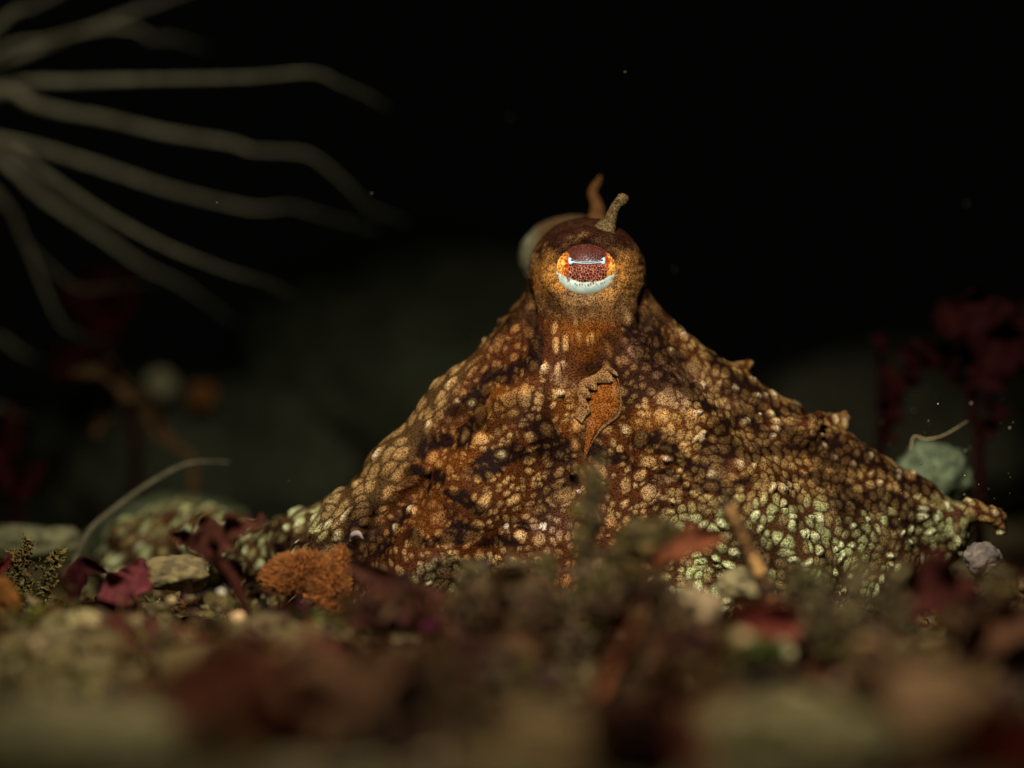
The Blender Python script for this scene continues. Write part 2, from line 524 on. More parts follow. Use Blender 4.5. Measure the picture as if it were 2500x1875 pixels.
    nr = np.empty(n * 3, np.float32); me.vertex_normals.foreach_get('vector', nr); nr = nr.reshape(-1, 3).astype(float)
    print('octopus verts', n)

    # ---- skin pattern and papillae
    kx = DIST / (DIST + co[:, 1])
    px = co[:, 0] * kx * 250 + 1250; pyy = 937.5 - (co[:, 2] - CAMH) * kx * 250
    wob = 90 * (fbm(co * 4.0 + 5, 4, 91) - .5)
    wob2 = 90 * (fbm(co * 4.0 + 15, 4, 93) - .5)
    def em(cx, cy, rx, ry, ang=0, soft=0.6):
        a = math.radians(ang); ca, sa = math.cos(a), math.sin(a)
        dx, dy = px + wob - cx, pyy + wob2 - cy
        r = np.sqrt(((dx * ca + dy * sa) / rx) ** 2 + ((-dx * sa + dy * ca) / ry) ** 2)
        return 1 - sstep(1 - soft, 1 + soft * .6, r)
    # coordinates along the skin: x grows with depth round the flanks
    lw1 = .18 * (fbm(co * 1.1 + 50, 2, 107) - .5); lw2 = .18 * (fbm(co * 1.1 + 60, 2, 109) - .5)
    su = lw1 + co[:, 0] + np.sign(co[:, 0] - .75) * .45 * np.maximum(co[:, 1], 0) + .09 * (fbm(co * 3.2, 2, 101) - .5) * 2
    sv = lw2 + co[:, 2] + .09 * (fbm(co * 3.2 + 7, 2, 103) - .5) * 2
    def spots(size, seed, rmin, rmax, ang=0, st=1.0, off=0.0):
        a_ = math.radians(ang); u = (su * math.cos(a_) + sv * math.sin(a_)) / st; v = -su * math.sin(a_) + sv * math.cos(a_)
        F1, F2, r1, r2 = worley2(u / size + off, v / size + off * 1.7, seed)
        R = rmin + (rmax - rmin) * r2
        rag = .16 * (fbm(co * 22, 2, seed) - .5)
        dome = np.clip(1 - ((F1 + rag) / R) ** 2, 0, 1) * sstep(0.02, 0.16, F2 - F1)
        return dome, None, r1, hash3((r1 * 65535).astype(np.int64), (r2 * 65535).astype(np.int64), np.zeros(n, np.int64), 9), F1
    iso_b = spots(.205, 11, .24, .48)
    iso_s = spots(.088, 12, .34, .56, off=3.3)
    lef = spots(.106, 13, .40, .62, 52, 1.9)
    ver = spots(.105, 14, .30, .55, 92, 2.0)
    pol = spots(.100, 15, .46, .68, -22, 1.08)

    head = sstep(815, 715, pyy + 70 * (fbm(co * 7 + 21, 3, 171) - .5)) * sstep(1230, 1290, px)
    neck = em(1425, 850, 130, 130)
    left = np.clip(sstep(0, 60, (1260 - px) - (pyy - 760) * 0.60), 0, 1) * (1 - head)      # outer left arm
    left *= sstep(0.9, 0.2, em(1200, 1000, 90, 60, -45))
    grn = np.maximum(sstep(1165, 1290, pyy) * sstep(1560, 1720, px), em(2310, 1350, 110, 70)) + sstep(880, 690, px)
    grn = np.clip(grn + em(1150, 1415, 170, 45), 0, 1)
    grn *= 1 - .9 * sstep(2330, 2400, px) * sstep(1310, 1280, pyy)
    rgt = sstep(1560, 1750, px)

    big_on = sstep(.42, .5, iso_b[2])
    d_iso = np.maximum(iso_b[0] * big_on, iso_s[0] * .72 * sstep(.12, .2, iso_s[2]) * (1 - big_on * sstep(.50, .40, iso_b[4])))
    c_iso = np.where(iso_b[0] * big_on > iso_s[0] * .72, .25 + .75 * iso_b[3], .8 * iso_s[3])
    wl, wv, wpk = left, neck * (1 - left), np.clip(grn + rgt * sstep(960, 1060, pyy) + sstep(1600, 1720, px) * .9, 0, 1) * (1 - left)
    wi = np.clip(1 - wl - wv - wpk, 0, 1)
    tot = wl + wv + wpk + wi
    dpol = np.maximum(pol[0], iso_b[0] * sstep(.78, .84, iso_b[2]))
    dome = (wl * lef[0] + wv * ver[0] * sstep(.3, .4, ver[2]) + wpk * dpol + wi * d_iso) / tot
    crnd = (wl * lef[3] + wv * ver[3] + wpk * pol[3] + wi * c_iso) / tot
    dome *= (1 - .93 * head)
    spot = sstep(.03, .50, dome)
    tip = sstep(.55, .95, dome) * sstep(.80, .86, crnd)

    big_n = fbm(co * 2.1 + 4, 4, 111); mid_n = fbm(co * 6 + 2, 3, 121)
    # blotches of the skin's own pigment
    dark = np.zeros(n)
    for b in ((1585, 815, 45, 85), (1610, 868, 60, 35, 20), (1305, 840, 26, 70, 10), (1235, 905, 75, 20, -32), (1068, 1078, 45, 32, -40), (1350, 1078, 45, 38),
              (1200, 1142, 60, 26, -10), (1575, 1078, 50, 32), (1660, 1120, 60, 22, 10), (1785, 1052, 70, 36, -25), (1765, 915, 26, 55, -25), (1830, 940, 60, 16, 30), (1955, 1102, 120, 22, -8), (2085, 1115, 70, 28, -20),
              (2135, 1222, 110, 30, 8), (2250, 1190, 60, 22, 25), (1150, 1410, 130, 40), (1085, 1305, 90, 22, -8), (1278, 1283, 22, 14), (950, 1290, 26, 70, 25), (890, 1300, 30, 50, 20), (1020, 1150, 30, 24),
              (1440, 575, 100, 24), (1530, 610, 22, 60, -12), (1335, 640, 16, 60, 10), (1865, 1105, 90, 20, 0), (1140, 975, 40, 14, -45), (700, 1320, 40, 20), (1960, 1000, 60, 14, 30), (1880, 980, 60, 14, 30), (2010, 1180, 90, 18, 5), (1700, 960, 90, 13, 35), (1930, 1060, 70, 13, 32), (2150, 1130, 90, 15, 30), (1720, 1180, 120, 16, 4), (1640, 880, 60, 14, 48), (2230, 1260, 50, 26), (1150, 1060, 24, 50, 40), (1260, 1120, 40, 24), (1130, 1230, 60, 18, 20), (1220, 1330, 60, 16), (1500, 1130, 60, 18, 10), (1180, 960, 60, 13, -38), (1060, 1180, 34, 18, -40), (1650, 760, 60, 12, 45), (1260, 770, 10, 60, 30)):
        dark = np.maximum(dark, em(*b))
    dark = np.clip(dark * 1.7 + sstep(.55, .68, big_n) * .75, 0, 1)
    org = np.maximum.reduce([em(1195, 1015, 120, 55, -42), em(1110, 1110, 110, 50, -40) * .45, em(1440, 815, 75, 75) * .9, em(1560, 1040, 120, 50) * .7, em(1040, 1240, 90, 50, -30) * .3, em(1700, 1130, 160, 50, 10) * .25, em(1450, 700, 120, 40) * .35, em(1400, 1000, 60, 110) * .5, em(1250, 1180, 160, 60) * .15])
    lil = np.maximum.reduce([em(1655, 930, 90, 60, 35), em(1780, 990, 90, 40, 30) * .8, em(1060, 1395, 70, 30), em(1350, 1270, 60, 50), em(1380, 925, 55, 40) * .7, em(1560, 860, 60, 45) * .7, em(1780, 1120, 70, 40) * .7, em(1610, 1190, 50, 35) * .7])
    pale = np.maximum.reduce([em(1500, 1330, 60, 30), em(1450, 1190, 60, 40) * .5, em(1960, 1380, 160, 50) * .8])
    C = lambda *v: np.array(v)
    mix = lambda a, b, m: a * (1 - m[:, None]) + b * m[:, None]
    web = np.tile(C(.060, .019, .0056), (n, 1))                       # between the spots
    web = mix(web, C(.20, .066, .009), org * .8)
    web = mix(web, C(.10, .046, .024), lil * .5)
    web = mix(web, C(.065, .042, .014), left * .7)
    web = mix(web, C(.075, .040, .018), grn * .6)
    web = mix(web, C(.013, .0052, .0020), dark)
    spt = np.tile(C(.52, .325, .130), (n, 1))                         # the spots
    spt = spt * (.34 + .80 * crnd)[:, None]
    spt = mix(spt, spt * C(.66, .50, .40), sstep(.42, .62, fbm(co * 1.6 + 70, 3, 117)))
    spt = mix(spt, C(.40, .19, .040), org * .5)
    spt = mix(spt, C(.33, .215, .145), lil * .75)
    spt = mix(spt, C(.27, .175, .065), left * .7)
    spt = mix(spt, C(.24, .155, .050), rgt * (1 - grn) * .7)
    gr = C(.36, .42, .185) * (.45 + .75 * crnd)[:, None]
    spt = mix(spt, gr, np.clip(grn * (.35 + .9 * sstep(.15, .6, crnd)), 0, 1))
    spt = mix(spt, C(.050, .025, .008), dark * .88)
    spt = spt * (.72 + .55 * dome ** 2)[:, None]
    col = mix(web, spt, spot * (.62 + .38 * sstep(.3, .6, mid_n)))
    col = mix(col, C(.60, .52, .32), tip * .7 * (1 - .5 * dark))
    col = mix(col, C(.52, .60, .36), tip * grn * .6)
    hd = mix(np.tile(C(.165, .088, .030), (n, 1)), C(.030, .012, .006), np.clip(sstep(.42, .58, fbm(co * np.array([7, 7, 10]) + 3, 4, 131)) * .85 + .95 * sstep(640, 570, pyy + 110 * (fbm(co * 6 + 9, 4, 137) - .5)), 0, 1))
    hd = mix(hd, C(.24, .15, .062), em(1440, 745, 90, 32) * .7)
    hd = mix(hd, C(.27, .12, .024), np.maximum(em(1330, 665, 30, 50), em(1525, 660, 26, 45)) * .6)
    er = np.sqrt(((px - 1431) / 80) ** 2 + ((pyy - 659) / 66) ** 2)
    ring = sstep(1.75, 1.0, er) * sstep(-1, -.2, (660 - pyy) * -1 / 60) * sstep(.38, .55, fbm(co * 24, 2, 133))
    hd = hd * (.45 + 1.1 * fbm(co * 15 + 5, 3, 135))[:, None]
    hd = mix(hd, C(.42, .20, .045), ring * .75 * sstep(15, 55, np.abs(px - 1431)))
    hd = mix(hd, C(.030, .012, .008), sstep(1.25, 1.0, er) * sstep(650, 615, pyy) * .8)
    far = sstep(1.3, 1.9, co[:, 1]) * head
    hd = mix(hd, C(.13, .085, .038), far * .8)
    hd = mix(hd, C(.20, .23, .14), far * sstep(1330, 1285, px) * .7)
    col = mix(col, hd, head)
    # scattered white grains
    g1, g2, gr1, gr2 = worley(co / .17, 77, 1.0)
    col = mix(col, C(.62, .58, .44), ((gr1 > .975) & (g1 < .16 + .1 * gr2)).astype(float) * (1 - head) * .85)
    set_col(me, np.clip(col, .004, .9))
    disp = .016 * dome * (.4 + crnd) + .020 * tip + .006 * (fbm(co * 16, 2, 141) - .5) + .018 * (mid_n - .5) * (1 - head)
    lw = sstep(950, 780, px)
    disp += lw * .045 * iso_b[0] * sstep(.2, .3, iso_b[2])
    disp += head * .022 * (fbm(co * np.array([7, 7, 24]), 3, 151) - .5) + .05 * em(1430, 800, 190, 110) * (fbm(co * np.array([13, 9, 2.5]), 3, 153) - .5)
    co2 = co + nr * disp[:, None]
    me.vertices.foreach_set('co', co2.astype(np.float32).ravel())
    me.polygons.foreach_set('use_smooth', np.ones(len(me.polygons), bool))
    me.update()
    root = empty('octopus', (0.8, 0.8, 0), 'mottled brown octopus crouching on the seabed with one eye raised, arms spread like a tent', 'octopus')
    def part(name, o_me, mat, parent=root):
        ob = link(name, o_me, mat, parent); ob.matrix_parent_inverse = root.matrix_world.inverted() if False else ob.matrix_parent_inverse
        return ob
    R0 = np.array(root.location)
    me.transform(__import__('mathutils').Matrix.Translation(-root.location))
    link('body', me, M_skin, root)

    # ---- the near eye
    cx, cy, cz = P(1431, 659, 0.17)
    ra, rb, rd = .318, .292, .25
    nu, nv = 260, 150
    th = np.linspace(0, np.pi * 2, nu, endpoint=False); ph = np.linspace(0.004, np.pi * .62, nv)
    T, Ph = np.meshgrid(th, ph, indexing='ij')
    ex, ez, ey = np.cos(T) * np.sin(Ph), np.sin(T) * np.sin(Ph), -np.cos(Ph)
    ev = np.stack([cx + ra * ex, cy + rd * ey, cz + rb * ez], -1).reshape(-1, 3)
    i = np.arange(nu)[:, None] * nv + np.arange(nv - 1)[None]
    ii = np.roll(np.arange(nu), -1)[:, None] * nv + np.arange(nv - 1)[None]
    f = np.stack([i, i + 1, ii + 1, ii], -1).reshape(-1, 4)
    qx = (ev[:, 0] - cx) * 250; qz = (ev[:, 2] - cz) * 250        # offsets in photo pixels
    F1, F2, r1, r2 = worley(ev * np.array([1, .25, .8]) / .025, 201, .9)
    net = sstep(.015, .10, F2 - F1)
    vn = fbm(ev * np.array([26, 10, 40]), 3, 211)
    red = C(.080, .010, .005) * (.5 + r1)[:, None]
    line = mix(np.tile(C(.55, .25, .15), (len(ev), 1)), C(.15, .055, .03), sstep(4, 26, qz))
    irs = mix(line, red, net)
    gold = mix(np.tile(C(.95, .55, .10), (len(ev), 1)), C(.36, .035, .003), sstep(.08, .30, F2 - F1 + .10 * (vn - .5)) * .9)
    side = np.clip(sstep(42, 50, np.abs(qx) + 16 * (fbm(ev * 22, 2, 213) - .5)) * sstep(-34, -20, qz) * sstep(48, 30, qz), 0, 1)
    edge = side * np.clip(sstep(60, 45, np.abs(qx)) * .9 + sstep(.45, .6, vn) * .6, 0, 1)
    irs = mix(irs, gold, side)
    irs = mix(irs, C(.30, .022, .003), edge)
    irs = mix(irs, C(.03, .012, .008), sstep(12, 34, qz) * (1 - side) * .55)
    sc_ = mix(np.tile(C(.84, .97, .80), (len(ev), 1)), C(.58, .80, .70), sstep(.45, .65, vn))
    ylim = -34 + 20 * np.clip(np.abs(qx) / 62, 0, 1.3) ** 2 + 3 * (r2 - .5)
    dots = sstep(.46, .36, F1) * sstep(-15, -3, qz - ylim + 8 * (r2 - .5))
    wht = sstep(3, -2, qz - ylim)
    sc_ = mix(sc_, C(.20, .05, .03), dots * .9)
    ecol = mix(irs, sc_, wht)
    painted_sheen = np.exp(-((qx - 8) / 26) ** 2 - ((qz - 22) / 9) ** 2)  # whitish sheen by the pupil, painted into the eye colour
    ecol = mix(ecol, C(.45, .50, .48), painted_sheen * (1 - net) * .5)
    me_e = mesh_np('eye', ev - R0, f); set_col(me_e, np.clip(ecol, .004, .95))
    eye = link('eye', me_e, M_eye, root)
    # the slit pupil: a pale rim with a dark slit that widens to both ends
    def on_eye(qx_, qz_, off):
        X_, Z_ = np.asarray(qx_) / 250 / ra, np.asarray(qz_) / 250 / rb
        return np.stack([cx + X_ * ra, cy - rd * np.sqrt(np.clip(1 - X_ ** 2 - Z_ ** 2, 0, 1)) - off, cz + Z_ * rb], -1)
    def slit(halfw, off, zc0, sag, prof, name, mat, par):
        u = np.linspace(-1, 1, 61); mid = zc0 - sag * (1 - u ** 2)
        h = prof(u)
        rows = [on_eye(u * halfw, mid + h * s_, off * (1 - s_ * s_ * .9)) for s_ in np.linspace(-1, 1, 7)]
        g = np.stack(rows, 1).reshape(-1, 3)
        i = np.arange(60)[:, None] * 7 + np.arange(6)[None]
        ff = np.stack([i, i + 7, i + 8, i + 1], -1).reshape(-1, 4)
        m_ = mesh_np(name, g - R0, ff)
        ob = link(name, m_, mat, par)
        so = ob.modifiers.new('t', 'SOLIDIFY'); so.thickness = .004; so.offset = -1
        return ob
    m_rim = noisy('pupil_rim', (.36, .50, .56), (.62, .72, .72), 40, .4, .05)
    m_blk = noisy('pupil_slit', (.004, .006, .008), (.010, .012, .014), 20, .3, .02)
    slit(45, .010, 20, 6, lambda u: 3.4 + 6.0 * np.exp(-((np.abs(u) - .92) / .12) ** 2), 'pupil', m_rim, eye)
    slit(39, .016, 21, 6, lambda u: .55 + 2.6 * np.exp(-((np.abs(u) - .96) / .10) ** 2), 'pupil_slit', m_blk, eye)

    # ---- the two horns over the eyes
    def horn(pts, rad, tint, seed, rough=.28):
        a = Acc(); c_, f_ = tube([P(*p) for p in pts], rad, 110, 36, rough, seed)
        nn_ = fbm(c_ * 11, 3, seed + 2); w_ = worley(c_ / .06, seed + 4)
        cc = C(*tint) * (.5 + .9 * nn_ + .25 * sstep(.1, .35, w_[1] - w_[0]))[:, None]
        a.add(c_ - R0, f_, cc)
        a.build('horn', M_skin, root)
    horn([(1474, 580, .28), (1480, 560, .24), (1489, 542, .22), (1496, 518, .2), (1506, 500, .2), (1520, 487, .2), (1529, 481, .2)], [.17, .11, .062, .048, .048, .060, .040], (.105, .076, .032), 301)
    horn([(1455, 560, 1.9), (1458, 525, 1.9), (1455, 495, 1.9), (1447, 470, 1.9), (1458, 448, 1.9), (1466, 430, 1.9)], [.15, .075, .055, .055, .04, .018], (.11, .052, .018), 305)

    # ---- the funnel: orange inner skin in its slit, with a pale rim and a ruffled lip
    m_ = (nr[:, 1] < -.15) & (np.abs(px - 1465) < 110) & (np.abs(pyy - 1010) < 160)
    sk = co2[m_]
    def skin_y(x_, z_):
        j_ = np.argmin((sk[:, 0] - x_) ** 2 + (sk[:, 2] - z_) ** 2)
        return sk[j_, 1]
    def on_skin(a_, b_, off):
        q = P(a_, b_, 0); return np.array((q[0], skin_y(q[0], q[2]) - off, q[2]))
    out = [(1500, 912), (1512, 940), (1514, 985), (1511, 1010), (1494, 1026), (1468, 1046), (1444, 1082), (1424, 1124), (1428, 1060), (1434, 1005), (1438, 962), (1462, 938)]
    op = spline(np.array(out + out[:1], float), 90)[:-1]
    cen = np.array([1474, 985.])
    rows = 16; g = []
    for s_ in np.linspace(0, 1, rows):
        q = cen + (op - cen) * s_
        g.append(np.array([on_skin(a_, b_, .014 * (1 - s_ ** 6) + .022 * (1 - s_ ** 2) - .012 * s_ ** 8) for a_, b_ in q]))
    g = np.array(g); g[0] = g[0].mean(0); nr_, nc_ = g.shape[:2]
    for _ in range(3):
        g[1:-1] = (g[1:-1] + g[:-2] + g[2:] + np.roll(g, 1, 1)[1:-1] + np.roll(g, -1, 1)[1:-1]) / 5
    i = np.arange(nr_ - 1)[:, None] * nc_ + np.arange(nc_)[None]; j = np.arange(nr_ - 1)[:, None] * nc_ + np.roll(np.arange(nc_), -1)[None]
    ff = np.stack([i, j, j + nc_, i + nc_], -1).reshape(-1, 4)
    fc = g.reshape(-1, 3)
    nn_ = fbm(fc * 9, 3, 321); w_ = worley(fc / .05, 322)
    cc = mix(np.tile(C(.22, .074, .012), (len(fc), 1)), C(.12, .036, .006), sstep(.45, .3, w_[0]) * .7)
    cc = mix(cc, C(.32, .16, .06), sstep(.55, .7, nn_) * .6)
    eg = np.repeat(np.linspace(0, 1, rows), nc_)
    cc = mix(cc, C(.16, .07, .022), sstep(.75, 1, eg) * .7)
    ms = mesh_np('siphon', fc - R0, ff); set_col(ms, cc)
    sip = link('siphon', ms, M_skin, root)
    a = Acc()
    t_, f_ = tube([on_skin(x_, y_, .006) for x_, y_ in ((1503, 908), (1513, 945), (1516, 990), (1510, 1014), (1494, 1028), (1468, 1049), (1444, 1084), (1424, 1126))], [.006, .010, .014, .016, .014, .011, .008, .004], 60, 10, .25, 5)
    a.add(t_ - R0, f_, C(.16, .085, .034)); a.build('rim', M_skin, sip)
    # ruffled lip over its upper left edge: one thin crinkled fold of skin
    a = Acc()
    pth = [(1496, 900), (1486, 912), (1470, 926), (1450, 934), (1432, 946), (1426, 972), (1428, 1000), (1418, 1030)]
    c_ = spline(np.array(pth, float), 80); g = []
    for k_, (x_, y_) in enumerate(c_):
        wv_ = .5 + .5 * math.sin(k_ * .40 + 1.6 * math.sin(k_ * .13)); row = []
        for v_ in np.linspace(0, 1, 7):
            row.append(on_skin(x_ - 16 + (20 + 11 * wv_) * v_, y_ - 12 + (16 + 12 * wv_) * v_, .006 + .042 * math.sin(v_ * 2.6) * (.5 + .6 * wv_)))
        g.append(row)
    g = np.array(g); i = np.arange(79)[:, None] * 7 + np.arange(6)[None]
    fc = g.reshape(-1, 3); vv = np.tile(np.linspace(0, 1, 7), 80)
    a.add(fc - R0, np.stack([i, i + 1, i + 8, i + 7], -1).reshape(-1, 4), mix(np.tile(C(.22, .12, .045), (len(fc), 1)), C(.36, .24, .11), sstep(.6, 1, vv)))
    lp = a.build('lip', M_skin, sip)
    so = lp.modifiers.new('t', 'SOLIDIFY'); so.thickness = .016; so.offset = 0
make_octopus()

# ------------------------------------------------------------------ loose litter of the sea floor (uncountable)
M_weed = tinted('weed', rough=0.75, spec=0.03, net=0.5, net_scale=12.0, net_dark=(0.5, 0.42, 0.3), net_light=(1.3, 1.2, 0.85), bump=0.4, bump_scale=20.0)
M_stone = tinted('stone', rough=0.9, spec=0.05, net=0.6, net_scale=9.0, net_dark=(0.4, 0.34, 0.24), net_light=(1.3, 1.2, 0.85), bump=0.7, bump_scale=14.0)
def gz1(x, y): return float(ground_z(np.array([x]), np.array([y]))[0])
OLIVE, RUST, MAROON, TAN, GREEN, DARK, BROWN = (.115, .085, .030), (.085, .040, .015), (.040, .011, .007), (.205, .150, .072), (.075, .075, .020), (.030, .018, .010), (.100, .060, .026)

def leaflets(a, pts, count, size, tint, spread, seed, up=0.6):
    """a fuzz of small leaf-like flakes round a stem"""
    r = np.random.default_rng(seed)
    c = spline(pts, 60)
    for q in range(count):
        t = r.random() ** .8
        p0 = c[int(t * 59)] + r.normal(0, 1, 3) * spread * (1.05 - t * .7)
        d = np.array([r.normal(), r.normal() * .8, abs(r.normal()) * up + .2]); d /= np.linalg.norm(d)
        l = size * (.5 + r.random())
        co_, f_ = blade([p0, p0 + d * l * .5 + r.normal(0, .15, 3) * l, p0 + d * l], [l * .16, l * .3, l * .05], face=r.normal(0, 1, 3), n=5, m=3, thick=.004)
        a.add(co_, f_, np.clip(np.array(tint) * (.55 + .9 * r.random()) + r.normal(0, .006, 3), .004, 1))

def litter(name, label, x0, x1, y0, y1, count, seed, big=1.0):
    a = Acc(); r = np.random.default_rng(seed)
    xs, ys = r.uniform(x0, x1, count), r.uniform(y0, y1, count)
    zs = ground_z(xs, ys)
    patch = fbm(np.stack([xs * .7, ys * .7, 0 * xs], 1) + 31, 3, 401); patch2 = fbm(np.stack([xs * .9, ys * .9, 0 * xs], 1) + 77, 3, 402)
    for q in range(count):
        p = np.array([xs[q], ys[q], zs[q]])
        kind = r.random()
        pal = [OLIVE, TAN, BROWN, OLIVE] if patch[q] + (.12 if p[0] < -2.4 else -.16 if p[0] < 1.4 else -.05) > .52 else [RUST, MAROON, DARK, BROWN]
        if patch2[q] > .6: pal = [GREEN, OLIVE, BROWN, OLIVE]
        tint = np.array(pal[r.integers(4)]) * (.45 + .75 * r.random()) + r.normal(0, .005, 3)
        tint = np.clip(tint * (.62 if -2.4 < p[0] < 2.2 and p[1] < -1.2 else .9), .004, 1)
        if kind < .52:
            l = big * r.uniform(.08, .30) * (2.0 if p[1] < -4 else 1.2 if p[1] < -2 else .9); d = np.array([r.normal(), r.normal(), r.normal() * .5 + .35]); d /= np.linalg.norm(d)
            p[2] += r.uniform(-.04, .06) * big
            co_, f_ = blade([p - d * l * .5, p + r.normal(0, .25, 3) * l * .5, p + d * l * .5], [l * .1, l * .34, l * .06], face=r.normal(0, 1, 3), n=8, m=5, ruffle=l * .35, thick=.006, lobes=.5, seed=int(r.integers(900)))
        elif kind < .74:
            s_ = big * r.uniform(.02, .085)
            co_, f_ = rock(p + [0, 0, s_ * .5], (s_, s_ * r.uniform(.6, 1.1), s_ * r.uniform(.5, .9)), 2, .35, 1.7, int(r.integers(999)))
            if r.random() < .4: tint = np.array(TAN) * r.uniform(.5, 1.3)
        elif kind < .88:
            l = big * r.uniform(.2, .6); d = np.array([r.normal(), r.normal(), abs(r.normal()) * .6]); d /= np.linalg.norm(d)
            w_ = r.uniform(.006, .018)
            co_, f_ = tube([p, p + d * l * .4 + r.normal(0, .12, 3) * l, p + d * l + r.normal(0, .15, 3) * l], [w_, w_ * .9, w_ * .3], 9, 6)
        else:
            leaflets(a, [p, p + [r.normal() * .05, r.normal() * .05, big * r.uniform(.08, .25)]], 12, big * .09, tint, .05, int(r.integers(9999)))
            continue
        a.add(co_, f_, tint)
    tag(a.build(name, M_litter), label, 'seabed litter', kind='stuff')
litter('algae_litter', 'jumble of brown, red and olive algae scraps, grains and threads covering the seabed', -6.5, 7, -8.5, 3.5, 4600, 5)

# ------------------------------------------------------------------ single things on the sea floor
K = lambda y: (DIST + y) / DIST / 250          # size of one photo pixel at depth y
def single(name, label, cat, co, f, tint, mat=None, group=None, vary=.35, fr=6.0):
    a = Acc(); co = np.asarray(co)
    v = fbm(co * fr, 4, len(label))
    a.add(co, f, np.clip(np.array(tint) * (1 + vary * 2 * (v - .5))[:, None], .003, 1))
    return tag(a.build(name, mat or M_stone, origin=(co.min(0) + co.max(0)) / 2 * [1, 1, 0] + [0, 0, co[:, 2].min()]), label, cat, group)

def stone(label, px, py, y, rx, ry, tint, name='stone', cat='stone', seed=1, amp=.3, group=None, depth=None, mat=None, fine=.06):
    k = K(y)
    co_, f_ = rock(P(px, py, y), (rx * k, (depth or (rx + ry) / 2) * k, ry * k), 5 if rx > 30 else 4, amp, 1.5, seed, fine)
    return single(name, label, cat, co_, f_, tint, mat, group)

# foreground, very near the lens
stone('large pale sandy stone lying in the bottom left corner', 130, 1835, -8.2, 330, 125, (.26, .225, .115), seed=3)
stone('grey-green flat stone low down right of the centre', 1940, 1800, -8.0, 260, 95, (.165, .14, .066), seed=4)
stone('tan stone with a warm orange tint at the bottom edge, centre', 1370, 1850, -8.4, 220, 120, (.19, .125, .057), seed=5)
stone('brown stone at the bottom right, beside a deep red blade', 2290, 1760, -7.6, 190, 120, (.15, .088, .044), seed=6)
stone('dark brown rounded lump between two tan stones at the bottom', 1535, 1765, -8.8, 100, 90, (.05, .018, .010), name='lump', cat='lump', seed=7)
def algae_blade(label, pts, y, widths, tint, ruffle=.12, lobes=.5, seed=0, face=(0, -1, .35), curl=0.1, group='single algae blades in the litter', n=44, m=13):
    q = [P(*p, y if len(p) == 2 else 0) if len(p) == 2 else P(*p) for p in pts]
    co_, f_ = blade(q, [w * K(y) for w in widths], face, n, m, ruffle, .012, curl, seed, lobes)
    return single('seaweed', label, 'seaweed', co_, f_, tint, M_weed, group, .4, 4.0)
algae_blade('broad rusty red blade, wide and blurred, lower left of centre', [(560, 1960), (600, 1820), (590, 1690), (660, 1590)], -8.0, [120, 190, 160, 60], (.105, .032, .018), .2, .4, 11)
algae_blade('second rusty brown blade leaning right of the broad red one', [(800, 1900), (850, 1760), (900, 1650), (930, 1570)], -7.2, [120, 150, 120, 40], (.075, .036, .018), .2, .4, 12)
algae_blade('deep red blade standing in the bottom right corner', [(2440, 1990), (2450, 1880), (2420, 1790), (2380, 1700)], -8.6, [120, 150, 90, 20], (.115, .016, .008), .2, .4, 13)
algae_blade('dull red blade rising at the bottom, right of the dark lump', [(1590, 1960), (1640, 1850), (1625, 1760), (1580, 1700)], -8.6, [80, 90, 60, 15], (.085, .024, .014), .2, .4, 14)
algae_blade('brown red blade lying flat under the beaded twig', [(1730, 1555), (1800, 1530), (1900, 1530), (2010, 1535)], -4.2, [15, 40, 45, 15], (.070, .014, .009), .1, .4, 15)
algae_blade('dark red clump of blade right of centre, below the green skin', [(2160, 1510), (2220, 1470), (2300, 1460), (2370, 1500)], -3.8, [30, 75, 80, 30], (.032, .008, .006), .25, .6, 16)
algae_blade('small rusty blade in front of the skin, left of the twig', [(1590, 1390), (1640, 1345), (1700, 1325), (1765, 1315)], -3.0, [20, 38, 36, 12], (.13, .040, .018), .06, .3, 17)
algae_blade('dark brown curved blade at the octopus front, left of centre', [(850, 1375), (930, 1420), (1010, 1455), (1100, 1470)], -2.6, [16, 30, 36, 18], (.040, .014, .009), .08, .4, 18)
algae_blade('brown blade arching over the litter left of the olive spike', [(1120, 1500), (1220, 1440), (1300, 1440), (1360, 1500)], -3.4, [15, 36, 34, 12], (.075, .045, .022), .1, .4, 19)
algae_blade('very dark red blade hanging below the brown arch', [(930, 1430), (960, 1470), (1030, 1500), (1120, 1560)], -3.2, [40, 60, 60, 30], (.028, .008, .006), .12, .5, 20)
algae_blade('dark maroon pointed blade standing on the left', [(178, 1475), (192, 1425), (212, 1392), (262, 1400)], -.9, [8, 26, 26, 3], (.030, .006, .007), .04, .2, 21)
algae_blade('pink blade catching the light on the left', [(300, 1500), (305, 1450), (335, 1410), (350, 1365)], -1.3, [30, 48, 46, 10], (.135, .032, .036), .10, .35, 22)
algae_blade('dark red ribbon lying below the pink blade', [(150, 1505), (215, 1488), (290, 1497), (390, 1525)], -1.6, [10, 16, 17, 14], (.048, .010, .007), .05, .3, 23)
algae_blade('wine red blade at the left edge above the orange sponge', [(-20, 1420), (0, 1395), (20, 1380), (30, 1350)], -1.2, [14, 20, 16, 4], (.12, .02, .018), .05, .3, 24)
algae_blade('red scrap on the litter below the tan stone on the left', [(215, 1640), (235, 1628), (250, 1620)], -3.4, [8, 20, 8], (.15, .022, .012), .05, .3, 25)
algae_blade('dark red scrap below the orange hydroid', [(680, 1495), (705, 1488), (730, 1492)], -2.4, [8, 16, 8], (.10, .014, .010), .05, .3, 26)
algae_blade('rust brown stem-like blade leaning across the litter, centre', [(1440, 1730), (1480, 1640), (1520, 1560), (1565, 1480)], -5.4, [16, 20, 18, 8], (.15, .055, .024), .05, .2, 27)
algae_blade('brown blade at the right edge above the brown stone', [(2360, 1640), (2410, 1570), (2470, 1530), (2530, 1510)], -5.0, [40, 70, 60, 20], (.060, .026, .014), .15, .5, 28)
